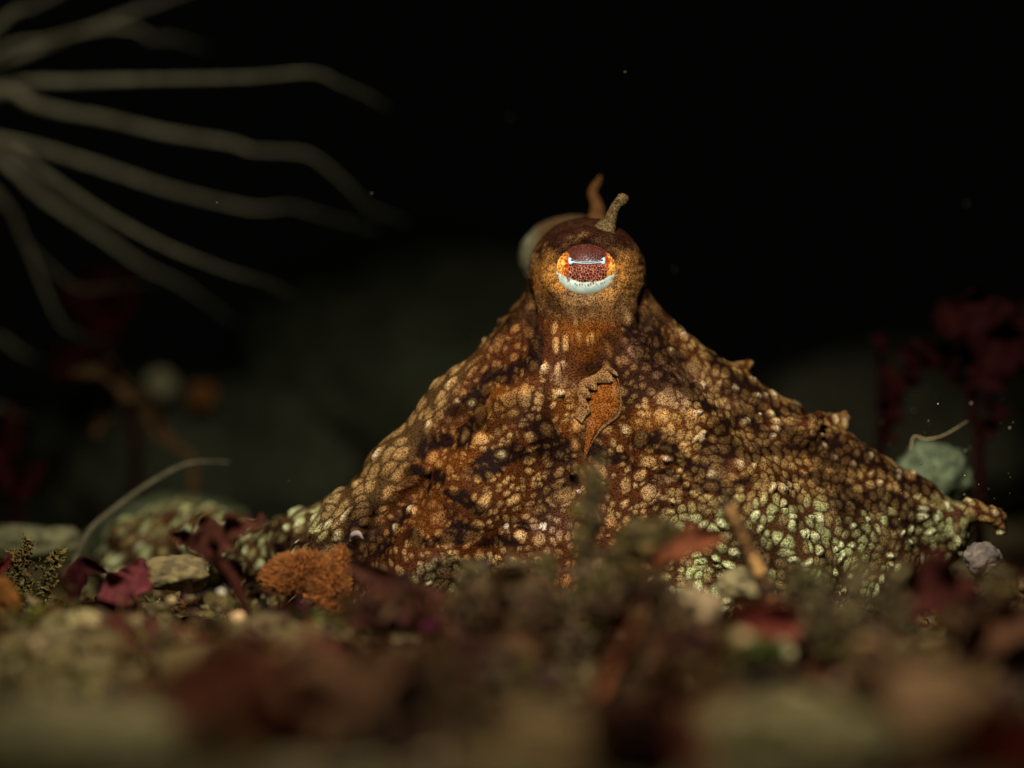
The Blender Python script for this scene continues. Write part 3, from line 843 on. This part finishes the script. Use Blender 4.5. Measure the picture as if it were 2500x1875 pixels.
algae_blade('dull brown blade in the shadow, lower centre', [(1100, 1620), (1180, 1570), (1260, 1560), (1330, 1600)], -5.0, [25, 50, 50, 20], (.045, .022, .011), .15, .5, 29)

def red_frond():
    t = empty('seaweed', P(600, 1500, -1.9), 'dark red frond with a curled fringed head and thin stalk, left of the orange hydroid', 'seaweed')
    o0 = np.array(t.location)
    def pt(name, co_, f_, c):
        a = Acc(); a.add(co_ - o0, f_, c); return a.build(name, M_weed, t)
    y = -1.9
    pt('stem', *tube([P(605, 1500, y), P(585, 1450, y), P(560, 1400, y), P(520, 1360, y), P(480, 1335, y)], [.03, .045, .05, .06, .05], 40, 8, .2, 3), np.array((.035, .010, .007)))
    for i_, (pts, w) in enumerate((([(520, 1370), (500, 1330), (505, 1290), (480, 1275)], [20, 34, 30, 8]), ([(530, 1350), (560, 1310), (600, 1290), (645, 1262)], [18, 32, 24, 8]),
                                   ([(505, 1345), (460, 1325), (430, 1310), (415, 1290)], [14, 20, 16, 5]), ([(545, 1400), (575, 1390), (590, 1410), (580, 1440)], [10, 20, 16, 5]))):
        pt('blade', *blade([P(*p, y + .1 * i_) for p in pts], [v * K(y) for v in w], (0, -1, .3), 36, 11, .14, .012, .12, 50 + i_, .7), np.array((.055, .018, .012)) * (.8 + .2 * i_))
red_frond()

def tuft(label, stems, y, count, size, tint, spread, seed, name='algae_tuft', cat='seaweed'):
    a = Acc()
    for i_, pts in enumerate(stems):
        q = [np.array(P(*p, y)) for p in pts]
        q = [np.mean([P(*p_[0], y) for p_ in stems], 0) + [0, 0, -.06]] + q
        co_, f_ = tube(q, [spread * .7, spread * .55, spread * .45, spread * .2], 30, 8, .4, seed + i_)
        a.add(co_, f_, np.array(tint) * .7)
        leaflets(a, q, count, size, tint, spread, seed + i_)
    b0 = np.mean([P(*p_[0], y) for p_ in stems], 0)
    for i_, p_ in enumerate(stems):
        e_ = np.array(P(*p_[0], y)); co_, f_ = tube([b0 + [0, 0, -.1], (b0 + e_) / 2 + [0, 0, -.05], e_ + [0, 0, .02]], [spread * .7] * 3, 12, 8, .3, seed)
        a.add(co_, f_, np.array(tint) * .6)
    o_ = P(stems[0][0][0], stems[0][0][1], y)
    return tag(a.build(name, M_weed, origin=o_), label, cat, 'fuzzy algae tufts')
tuft('tall olive fuzzy spike of algae standing before the middle of the octopus', [[(1435, 1500), (1430, 1380), (1440, 1250), (1446, 1140)], [(1480, 1480), (1510, 1390), (1535, 1335), (1560, 1285)], [(1500, 1420), (1570, 1330), (1600, 1320), (1630, 1285)]], -3.4, 420, .085, (.080, .060, .026), .075, 501)
tuft('sparse olive tuft in front of the green skin on the right', [[(2000, 1540), (2010, 1490), (2000, 1450), (1990, 1410)], [(2090, 1540), (2085, 1490), (2100, 1430), (2090, 1370)], [(2160, 1540), (2180, 1500), (2170, 1460), (2200, 1420)]], -4.2, 70, .11, (.100, .080, .038), .06, 511)
tuft('speckled brown turf tuft near the left edge, in sharp focus', [[(50, 1440), (60, 1390), (62, 1350), (66, 1325)], [(110, 1450), (120, 1400), (135, 1370), (145, 1350)], [(20, 1430), (35, 1395), (40, 1370), (45, 1355)]], -.15, 260, .05, (.13, .10, .034), .06, 521)
tuft('yellow-green moss tuft low at the left edge', [[(60, 1620), (70, 1570), (85, 1530), (95, 1500)], [(20, 1610), (30, 1570), (35, 1540), (30, 1520)]], -2.2, 240, .07, (.105, .115, .018), .08, 531)
tuft('dark green tuft in the gap under the twig', [[(1790, 1690), (1810, 1640), (1820, 1600), (1800, 1570)], [(1860, 1690), (1850, 1650), (1870, 1620), (1880, 1590)]], -4.6, 260, .10, (.040, .050, .014), .10, 541)
tuft('green tuft below the orange hydroid', [[(760, 1590), (770, 1560), (765, 1530), (770, 1505)], [(720, 1590), (710, 1560), (700, 1545), (705, 1530)]], -2.4, 200, .06, (.060, .070, .022), .07, 551)
tuft('brown crumbly tuft in the middle of the foreground litter', [[(1380, 1640), (1385, 1600), (1400, 1570), (1410, 1550)], [(1330, 1640), (1345, 1610), (1350, 1590), (1360, 1575)]], -3.6, 220, .07, (.080, .055, .030), .08, 561)
tuft('olive tuft hiding the right foot of the octopus', [[(2330, 1510), (2340, 1480), (2330, 1445), (2350, 1415)], [(2420, 1500), (2430, 1460), (2440, 1430), (2430, 1400)]], -3.6, 200, .09, (.075, .056, .026), .08, 571)
tuft('brown fringe of algae before the octopus, left of the spike', [[(1130, 1490), (1150, 1450), (1140, 1420), (1160, 1395)], [(1230, 1480), (1240, 1440), (1260, 1410), (1250, 1390)], [(1330, 1480), (1320, 1430), (1340, 1400), (1335, 1375)]], -2.8, 170, .09, (.080, .058, .026), .08, 581)
tuft('olive brown tuft beside the base of the twig', [[(1930, 1520), (1940, 1490), (1940, 1460), (1950, 1440)], [(1960, 1510), (1950, 1470), (1940, 1430), (1950, 1400)]], -2.6, 130, .08, (.085, .063, .030), .07, 591)

# ragged dark clumps heaped before the octopus
for q, (px, py, w, h, y, tint, lab) in enumerate((
    (960, 1470, 110, 60, -3.4, (.042, .017, .010), 'dark red-brown ragged clump heaped before the left part of the octopus'),
    (1230, 1470, 120, 60, -4.0, (.060, .036, .018), 'brown ragged clump left of the olive spike, low in the litter'),
    (1560, 1440, 90, 70, -3.8, (.058, .036, .018), 'brown ragged clump at the right foot of the olive spike'),
    (1390, 1490, 80, 50, -3.3, (.060, .040, .020), 'brown ragged clump directly under the olive spike'),
    (1640, 1560, 150, 80, -5.2, (.050, .026, .013), 'large dark brown clump below the pink-grey stone'),
    (2060, 1545, 110, 55, -4.2, (.062, .046, .022), 'olive brown ragged clump under the sparse tuft'),
    (2420, 1520, 120, 90, -4.6, (.058, .034, .016), 'brown clump heaped at the right edge'),
    (1120, 1600, 170, 70, -5.6, (.040, .019, .010), 'very dark brown clump in the shaded centre of the foreground'),
    (620, 1590, 120, 60, -4.6, (.055, .030, .015), 'brown clump below and left of the orange hydroid'),
    (2200, 1620, 150, 70, -5.6, (.075, .045, .022), 'brown clump above the big brown stone at the right'))):
    r_ = np.random.default_rng(700 + q); a = Acc(); k = K(y); c0 = np.array(P(px, py + h * .7, y))
    co_, f_ = rock(c0, (w * k * .8, w * k * .5, h * k * .7), 4, .5, 2.0, 700 + q, .15); a.add(co_, f_, np.array(tint) * .7)
    for m in range(150):
        d = r_.normal(0, 1, 3); d[2] = abs(d[2]); d /= np.linalg.norm(d)
        p0 = c0 + d * np.array((w * k * .75, w * k * .5, h * k * .65)); l = r_.uniform(.10, .26)
        e = d * .6 + r_.normal(0, .6, 3) + [0, 0, .35]; e /= np.linalg.norm(e)
        co_, f_ = blade([p0 - e * .05, p0 + e * l * .5 + r_.normal(0, .2, 3) * l, p0 + e * l], [l * .10, l * .24, l * .04], r_.normal(0, 1, 3), 9, 5, l * .3, .006, 0, m, .6)
        a.add(co_, f_, np.clip(np.array(tint) * r_.uniform(.4, 1.5) + r_.normal(0, .004, 3), .003, 1))
    tag(a.build('algae_clump', M_weed, origin=c0), lab, 'seaweed', 'ragged algae clumps in the foreground')
for lab, pts, y, w, tint, sd in (
    ('brown wide blade rising blurred near the bottom, left of the centre stone', [(1040, 1960), (1060, 1820), (1040, 1700), (1080, 1610)], -7.4, [100, 120, 90, 25], (.060, .036, .018), 41),
    ('dim brown blade low at the left, beside the sandy stone', [(420, 1950), (450, 1820), (440, 1720), (400, 1660)], -7.2, [50, 70, 60, 15], (.070, .046, .022), 42),
    ('muted red-brown blade between the grey-green stone and the brown stone', [(2120, 1960), (2140, 1850), (2120, 1740), (2160, 1660)], -7.9, [70, 90, 70, 20], (.085, .034, .020), 43),
    ('olive brown blade standing behind the orange tan stone', [(1250, 1900), (1230, 1780), (1270, 1680), (1250, 1600)], -6.8, [60, 80, 60, 15], (.078, .055, .026), 44),
    ('ochre brown blade behind the grey-green stone', [(1740, 1900), (1760, 1790), (1730, 1690), (1770, 1620)], -7.0, [60, 90, 70, 20], (.110, .062, .026), 45)):
    algae_blade(lab, pts, y, w, tint, .2, .6, sd)

# stones and shells in the middle distance
stone('rounded tan stone dusted with sand on the left', 205, 1575, -2.6, 110, 78, (.215, .175, .085), seed=21)
stone('low olive stone behind the pink blade', 430, 1400, -.6, 90, 45, (.165, .130, .065), seed=22)
stone('small tan stone left of the striped shell', 372, 1555, -2.4, 34, 32, (.18, .125, .062), seed=23)
stone('pinkish grey stone to the left of the twig foot', 1705, 1490, -3.6, 66, 48, (.20, .145, .085), seed=24, amp=.2)
stone('flat olive stone with green flecks right of the pink-grey stone', 1820, 1430, -1.6, 70, 46, (.17, .14, .075), seed=25)
stone('violet grey pebble by the right foot of the octopus', 2400, 1362, -.3, 44, 40, (.14, .115, .105), name='pebble', cat='pebble', seed=26, amp=.45)
stone('pale mint green stone behind the right arm', 2282, 1160, 2.3, 84, 78, (.115, .145, .09), seed=27, amp=.38)
stone('dim flat stone behind the litter at far left', 80, 1330, 2.4, 120, 50, (.13, .125, .07), seed=28)
stone('dark stone behind the curled left arm', 420, 1330, 4.6, 200, 110, (.06, .07, .04), seed=29)
def grain(label, px, py, y, r, tint, seed):
    return stone(label, px, py, y, r, r * .85, tint, 'grain', 'grain', seed, .2, 'pale grains in the litter')
grain('beige oval grain, brightest of the left litter', 578, 1510, -2.2, 20, (.55, .36, .19), 31)
grain('white glinting grain above the beige oval one', 540, 1446, -1.8, 12, (.62, .58, .46), 32)
grain('small tan grain right of the pink blade', 418, 1467, -1.6, 13, (.40, .29, .15), 33)
grain('pale round grain on top of the tan stone', 190, 1512, -2.3, 12, (.52, .42, .25), 34)
grain('bluish white grain in the shaded middle of the litter', 1330, 1506, -3.2, 18, (.46, .50, .50), 35)
grain('tan round grain out of focus below the twig', 1812, 1562, -5.0, 26, (.28, .20, .10), 36)
grain('orange-brown grain right of centre in the foreground', 2105, 1578, -5.0, 24, (.27, .15, .07), 37)
grain('dull pink grain near the bottom right stones', 2054, 1663, -5.6, 20, (.22, .13, .105), 38)
grain('ochre grain on the olive spike', 1580, 1335, -3.5, 16, (.24, .16, .05), 39)
grain('cream grain beside the left of the pink-grey stone', 1685, 1440, -3.9, 18, (.36, .27, .15), 40)
def shell():
    t = empty('broken_shell', P(440, 1600, -2.3), 'broken ribbed shell, whitish with brown tips, lying open on the left', 'shell')
    o0 = np.array(t.location)
    for nm, ang, ox, sd in (('valve', 38, 0, 1), ('valve', 62, -26, 2)):
        q = []
        for u in np.linspace(0, 1, 26):
            for v in np.linspace(-1, 1, 21):
                w = math.sin(math.pi * min(1, u * .93 + .05)) ** .6 * .105
                rib = .006 * math.cos(v * 16)
                q.append((u * .26 - .13, -.07 * (1 - v * v) * math.sin(math.pi * u) - rib, v * w))
        q = np.array(q); a_ = math.radians(-ang)
        R_ = np.array([[math.cos(a_), 0, -math.sin(a_)], [0, 1, 0], [math.sin(a_), 0, math.cos(a_)]])
        uu = np.repeat(np.linspace(0, 1, 26), 21); vv = np.tile(np.linspace(-1, 1, 21), 26)
        cc = np.array((.50, .44, .36)) * (.55 + .45 * np.cos(vv * 16))[:, None] * (1 - sstep(.5, 1, uu)[:, None] * np.array((.3, .55, .65)))
        i = np.arange(25)[:, None] * 21 + np.arange(20)[None]
        f_ = np.stack([i, i + 1, i + 22, i + 21], -1).reshape(-1, 4)
        a = Acc(); a.add(q @ R_.T + np.array(P(448 + ox, 1565 + abs(ox) * .6, -2.3)) - o0, f_, np.clip(cc, .01, 1))
        ob = a.build(nm, M_stone, t)
        so = ob.modifiers.new('t', 'SOLIDIFY'); so.thickness = .012
shell()
co_, f_ = tube([P(855, 1322, -.35), P(862, 1306, -.4), P(874, 1303, -.42), P(886, 1316, -.4)], [.012, .03, .03, .01], 30, 10, .2, 3)
single('shell_chip', 'small curved violet grey shell chip at the fold of the left arm', 'shell', co_, f_, (.34, .27, .27))

# orange furry hydroid
def hydroid():
    t = empty('hydroid', P(760, 1500, -.7), 'bright orange furry hydroid clump leaning on the left arm of the octopus', 'hydroid')
    o0 = np.array(t.location); y = -.7
    a = Acc(); r = np.random.default_rng(9); lumps = ((740, 1392, 82, 40), (700, 1410, 60, 34), (800, 1420, 48, 50), (790, 1465, 42, 46), (825, 1385, 22, 34), (834, 1358, 10, 22))
    hairs = Acc()
    for i_, (px, py, rx, ry) in enumerate(lumps):
        k = K(y); c0 = np.array(P(px, py, y)); sz = np.array((rx * k, min(rx, ry) * k * .9, ry * k))
        co_, f_ = rock(c0, sz, 4, .2, 1.6, 60 + i_, .08)
        a.add(co_ - o0, f_, np.array((.20, .070, .018)) * (.8 + .5 * fbm(co_ * 8, 3, 5))[:, None])
        for q in range(int(1150 * rx * ry / 2000)):
            d = r.normal(0, 1, 3); d[1] = -abs(d[1]) if r.random() < .8 else d[1]; d /= np.linalg.norm(d)
            p0 = c0 + d * sz * .96; l = r.uniform(.035, .075)
            e = d + np.array([-.35, -.1, .35]) + r.normal(0, .3, 3); e /= np.linalg.norm(e)
            co_, f_ = tube([p0, p0 + d * l * .5, p0 + d * l * .5 + e * l * .5], [.0042, .0036, .0018], 5, 4)
            hairs.add(co_ - o0, f_, np.array((.30, .115, .036)) * r.uniform(.5, 1.3))
    a.build('body', M_weed, t)
    tag(hairs.build('fur', M_weed, t), kind='stuff')
hydroid()
# orange sponge at the left edge
a = Acc()
for i_, (px, py, rx, ry) in enumerate(((8, 1450, 30, 38), (30, 1470, 20, 34), (2, 1500, 26, 30))):
    co_, f_ = rock(P(px, py, -1.5), (rx * K(-1.5), rx * K(-1.5), ry * K(-1.5)), 4, .35, 1.8, 70 + i_, .1)
    a.add(co_, f_, np.array((.18, .072, .018)) * (.6 + .7 * fbm(co_ * 5, 3, 9))[:, None])
tag(a.build('sponge', M_stone, origin=P(10, 1520, -1.5)), 'orange lobed sponge cut by the left edge', 'sponge')

# beaded twig leaning in front of the octopus
def twig():
    y = -2.7
    t = empty('twig', P(1890, 1490, y), 'brown beaded twig leaning to the upper left in front of the green skin', 'twig')
    o0 = np.array(t.location)
    pts = [(1905, 1515), (1866, 1425), (1830, 1350), (1800, 1285), (1770, 1225)]
    a = Acc(); co_, f_ = tube([P(*p, y) for p in pts], [.075, .080, .078, .076, .082], 90, 14, .25, 4)
    a.add(co_ - o0, f_, np.array((.030, .017, .009)) * (.5 + .9 * fbm(co_ * 9, 3, 14))[:, None]); a.build('stem', M_weed, t)
    c = spline(pts, 50)
    for i_, (u, r_) in enumerate(((.05, .035), (.16, .04), (.26, .032), (.36, .052), (.43, .046), (.53, .036), (.62, .040), (.71, .034), (.80, .042), (.90, .046))):
        p_ = c[int(u * 49)]
        co_, f_ = rock(np.array(P(p_[0], p_[1], y)) + [0, -.055, .01], (r_ * .9, r_ * .8, r_ * 1.0), 3, .15, 1.5, 80 + i_)
        a = Acc(); a.add(co_ - o0, f_, (.50, .28, .11) if i_ in (3, 4, 9) else (.24, .125, .05)); a.build('bead', M_stone, t)
twig()

# thin curved stem on the left, fine fibre on the right
co_, f_ = tube([P(175, 1390, 1.8), P(215, 1300, 1.9), P(275, 1245, 2.0), P(350, 1190, 2.1), (P(430, 1143, 2.2)), P(485, 1128, 2.3), P(560, 1128, 2.4)], [.030, .028, .027, .025, .022, .015, .006], 80, 10, .2, 6)
single('stem', 'thin pale curved stem rising from the seabed behind the left litter', 'stem', co_, f_, (.105, .095, .060), M_weed)
co_, f_ = tube([P(2222, 1100, 1.2), P(2232, 1066, 1.2), P(2262, 1072, 1.2), P(2305, 1062, 1.2), P(2362, 1028, 1.2)], [.008, .008, .007, .006, .003], 60, 6)
single('fibre', 'hair-thin pale fibre curving up beside the right arm', 'fibre', co_, f_, (.34, .28, .16), M_weed)

# ------------------------------------------------------------------ background reef, out of the strobe's beam
def weed_plant(label, y, stems, blades, tint, seed):
    base = P(*stems[0][0], y)
    base = (base[0], y, gz1(base[0], y) - .1)
    t = empty('red_seaweed', base, label, 'seaweed', 'red seaweeds behind the octopus'); o0 = np.array(base)
    for i_, pts in enumerate(stems):
        q = [P(*p, y) for p in pts]
        if i_ == 0: q = [base] + q
        a = Acc(); co_, f_ = tube(q, [.07, .06, .05, .035], 50, 8, .3, seed + i_); a.add(co_ - o0, f_, np.array(tint) * .8); a.build('stem', M_weed, t)
    for i_, (pts, w) in enumerate(blades):
        a = Acc(); co_, f_ = blade([P(*p, y + .25 * (i_ % 3 - 1)) for p in pts], [v * K(y) for v in w], (0.2, -1, .3), 40, 11, .3, .015, .2, seed + i_, .45)
        a.add(co_ - o0, f_, np.clip(np.array(tint) * (.7 + .6 * fbm(co_ * 3, 3, seed)[:, None]), .003, 1)); a.build('blade', M_weed, t)
weed_plant('dark red seaweed at the right edge behind the octopus, with broad ragged blades', 3.6, [[(2390, 1080), (2370, 1000), (2380, 930), (2390, 850)], [(2375, 960), (2310, 900), (2260, 860), (2230, 830)]],
    [([(2390, 950), (2400, 880), (2370, 810), (2310, 770)], [40, 75, 70, 25]), ([(2400, 900), (2440, 840), (2480, 800), (2530, 780)], [50, 80, 70, 30]), ([(2330, 920), (2280, 890), (2230, 890), (2190, 850)], [16, 30, 26, 8]),
     ([(2400, 960), (2420, 1000), (2410, 1040), (2390, 1070)], [16, 26, 20, 8]), ([(2340, 830), (2330, 790), (2300, 760), (2290, 740)], [40, 70, 60, 15])], (.016, .003, .0025), 601)
weed_plant('dark red strap weed standing just right of the octopus', 4.6, [[(2150, 1100), (2150, 1040), (2152, 960), (2150, 880)]],
    [([(2150, 1080), (2150, 1000), (2148, 900), (2140, 820)], [16, 24, 26, 12]), ([(2160, 1020), (2190, 960), (2210, 900), (2200, 850)], [8, 16, 16, 6])], (.018, .003, .003), 611)
weed_plant('dim red branching weed in the left background', 7.5, [[(330, 1060), (300, 960), (250, 860), (225, 770)], [(250, 860), (300, 780), (310, 720), (330, 680)]],
    [([(240, 830), (230, 770), (190, 720), (160, 690)], [20, 50, 50, 15]), ([(250, 830), (250, 750), (255, 690), (250, 640)], [15, 40, 36, 12]), ([(290, 800), (310, 750), (320, 700), (310, 650)], [10, 24, 22, 8]), ([(230, 860), (180, 880), (150, 900), (130, 890)], [15, 30, 30, 10])], (.034, .005, .004), 621)
weed_plant('brown knobbly weed below the dim red one in the left background', 6.2, [[(470, 1140), (430, 1090), (390, 1030), (330, 960)], [(390, 1030), (290, 950), (230, 915), (180, 930)]],
    [([(330, 980), (270, 930), (220, 910), (180, 925)], [12, 24, 24, 8]), ([(420, 1100), (380, 1060), (350, 1010), (310, 1000)], [10, 20, 18, 8]), ([(250, 960), (260, 1000), (250, 1030), (230, 1060)], [10, 20, 18, 8])], (.085, .048, .022), 631)
weed_plant('wine red weed at the lower left edge of the background', 5.4, [[(40, 1260), (30, 1180), (20, 1100), (10, 1020)]],
    [([(30, 1200), (10, 1150), (-10, 1100), (-40, 1060)], [20, 40, 36, 10]), ([(40, 1220), (70, 1180), (90, 1150), (110, 1130)], [14, 30, 26, 10]), ([(30, 1120), (40, 1060), (30, 1010), (20, 970)], [10, 26, 24, 8])], (.024, .004, .0035), 641)
stone('pale round ball far back on the left', 392, 938, 9.5, 38, 38, (.26, .25, .15), name='ball_sponge', cat='sponge', seed=51, amp=.08)
stone('orange blurred lump right of the pale ball', 492, 968, 9.5, 34, 34, (.17, .07, .02), name='sponge', cat='sponge', seed=52, amp=.3)
a = Acc()
for i_, (px, py, y, rx, ry, tint) in enumerate(((440, 1190, 11, 420, 260, (.036, .040, .026)), (560, 1060, 12.5, 150, 110, (.032, .016, .010)))):
    co_, f_ = rock(P(px, py, y), (rx * K(y), rx * K(y) * .5, ry * K(y)), 5, .35, 1.6, 90 + i_, .1)
    single('boulder', ('olive boulder filling the left background', 'reddish boulder top behind the olive one')[i_], 'boulder', co_, f_, tint, fr=1.2, vary=.6)
co_, f_ = rock(P(1050, 900, 15), (430 * K(15), 3.0, 330 * K(15)), 5, .3, 1.6, 95, .1)
single('boulder', 'barely visible green boulder in the dark behind the left slope of the octopus', 'boulder', co_, f_, (.048, .056, .034), fr=1.0, vary=.6)
co_, f_ = rock(P(2150, 1080, 14), (420 * K(14), 3.0, 240 * K(14)), 5, .3, 1.6, 97, .1)
single('boulder', 'barely visible olive boulder in the dark behind the right arm', 'boulder', co_, f_, (.038, .038, .024), fr=1.0, vary=.6)

# ------------------------------------------------------------------ tube anemone, its tentacles reaching in from the upper left
def anemone():
    y = -4.4
    root = P(-190, 310, y); foot = (root[0] - .3, y + .3, gz1(root[0], y) - .2)
    t = empty('tube_anemone', foot, 'pale anemone at the upper left whose long thin tentacles reach into the dark water', 'anemone'); o0 = np.array(foot)
    a = Acc(); co_, f_ = tube([foot, (root[0] - .4, y + .2, 1.8), (root[0] - .2, y, root[2] - .5), (root[0], y, root[2])], [.32, .27, .28, .33], 60, 20, .15, 2)
    a.add(co_ - o0, f_, (.11, .085, .05)); a.build('column', M_weed, t)
    tt = [([(0, 165), (160, 95), (330, 30), (520, -40)], 30, 16), ([(0, 60), (90, 15), (200, -40)], 26, 16), ([(0, 130), (120, 100), (250, 68), (330, 72), (372, 95), (420, 93), (470, 108), (512, 122)], 16, 5),
          ([(0, 214), (200, 200), (380, 195), (600, 190), (760, 178), (830, 205), (900, 235), (950, 266)], 22, 6), ([(0, 225), (80, 255), (160, 275), (260, 292), (400, 325), (560, 350), (620, 368), (740, 375), (800, 410), (860, 465), (900, 505), (1000, 545)], 24, 6),
          ([(0, 345), (100, 365), (250, 410), (400, 460), (560, 500), (640, 511), (710, 505), (800, 530), (925, 562)], 22, 6), ([(0, 352), (100, 420), (250, 520), (400, 600), (550, 660), (650, 690), (720, 726)], 24, 8),
          ([(0, 392), (100, 480), (250, 580), (350, 650), (450, 700), (570, 785)], 22, 8), ([(0, 480), (60, 590), (110, 710), (150, 790), (200, 822), (285, 846)], 16, 6), ([(10, 500), (50, 575), (120, 650), (180, 700), (215, 708), (290, 700), (390, 690)], 10, 5),
          ([(-60, 800), (0, 825), (50, 860), (110, 890)], 16, 8), ([(-60, 960), (0, 990), (35, 1012), (85, 1022)], 12, 6)]
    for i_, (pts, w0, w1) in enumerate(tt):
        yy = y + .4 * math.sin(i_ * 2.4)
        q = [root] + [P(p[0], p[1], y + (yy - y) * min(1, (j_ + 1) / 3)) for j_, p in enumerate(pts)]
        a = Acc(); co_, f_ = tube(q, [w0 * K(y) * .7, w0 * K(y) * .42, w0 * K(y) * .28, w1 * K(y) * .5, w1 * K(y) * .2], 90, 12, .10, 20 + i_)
        light_fade = np.append(np.repeat(np.linspace(1.3, .22, 90), 12), [1.3, .22])  # light falling off from root to tip, painted into the tint
        a.add(co_ - o0, f_, np.array((.042, .039, .026)) * (light_fade * (.75 + .5 * fbm(co_ * 3, 3, 30 + i_)))[:, None])
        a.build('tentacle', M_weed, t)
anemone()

# ------------------------------------------------------------------ specks drifting in the water
a = Acc(); r = np.random.default_rng(31)
for q in range(75):
    if q < 55: px, py, y = r.uniform(2150, 2480), r.uniform(950, 1300), r.uniform(-1, 2.5)
    else: px, py, y = r.uniform(300, 2480), r.uniform(60, 1250), r.uniform(-1.5, 6)
    s_ = r.uniform(.004, .010) * (1.6 if r.random() < .12 else 1)
    co_, f_ = rock(P(px, py, y), (s_, s_, s_ * r.uniform(.5, 1.2)), 1, .3, 1.5, q)
    a.add(co_, f_, np.array((.4, .38, .28)) * r.uniform(.2, .9))
tag(a.build('drifting_specks', M_stone), 'tiny pale specks drifting in the dark water', 'specks', kind='stuff')
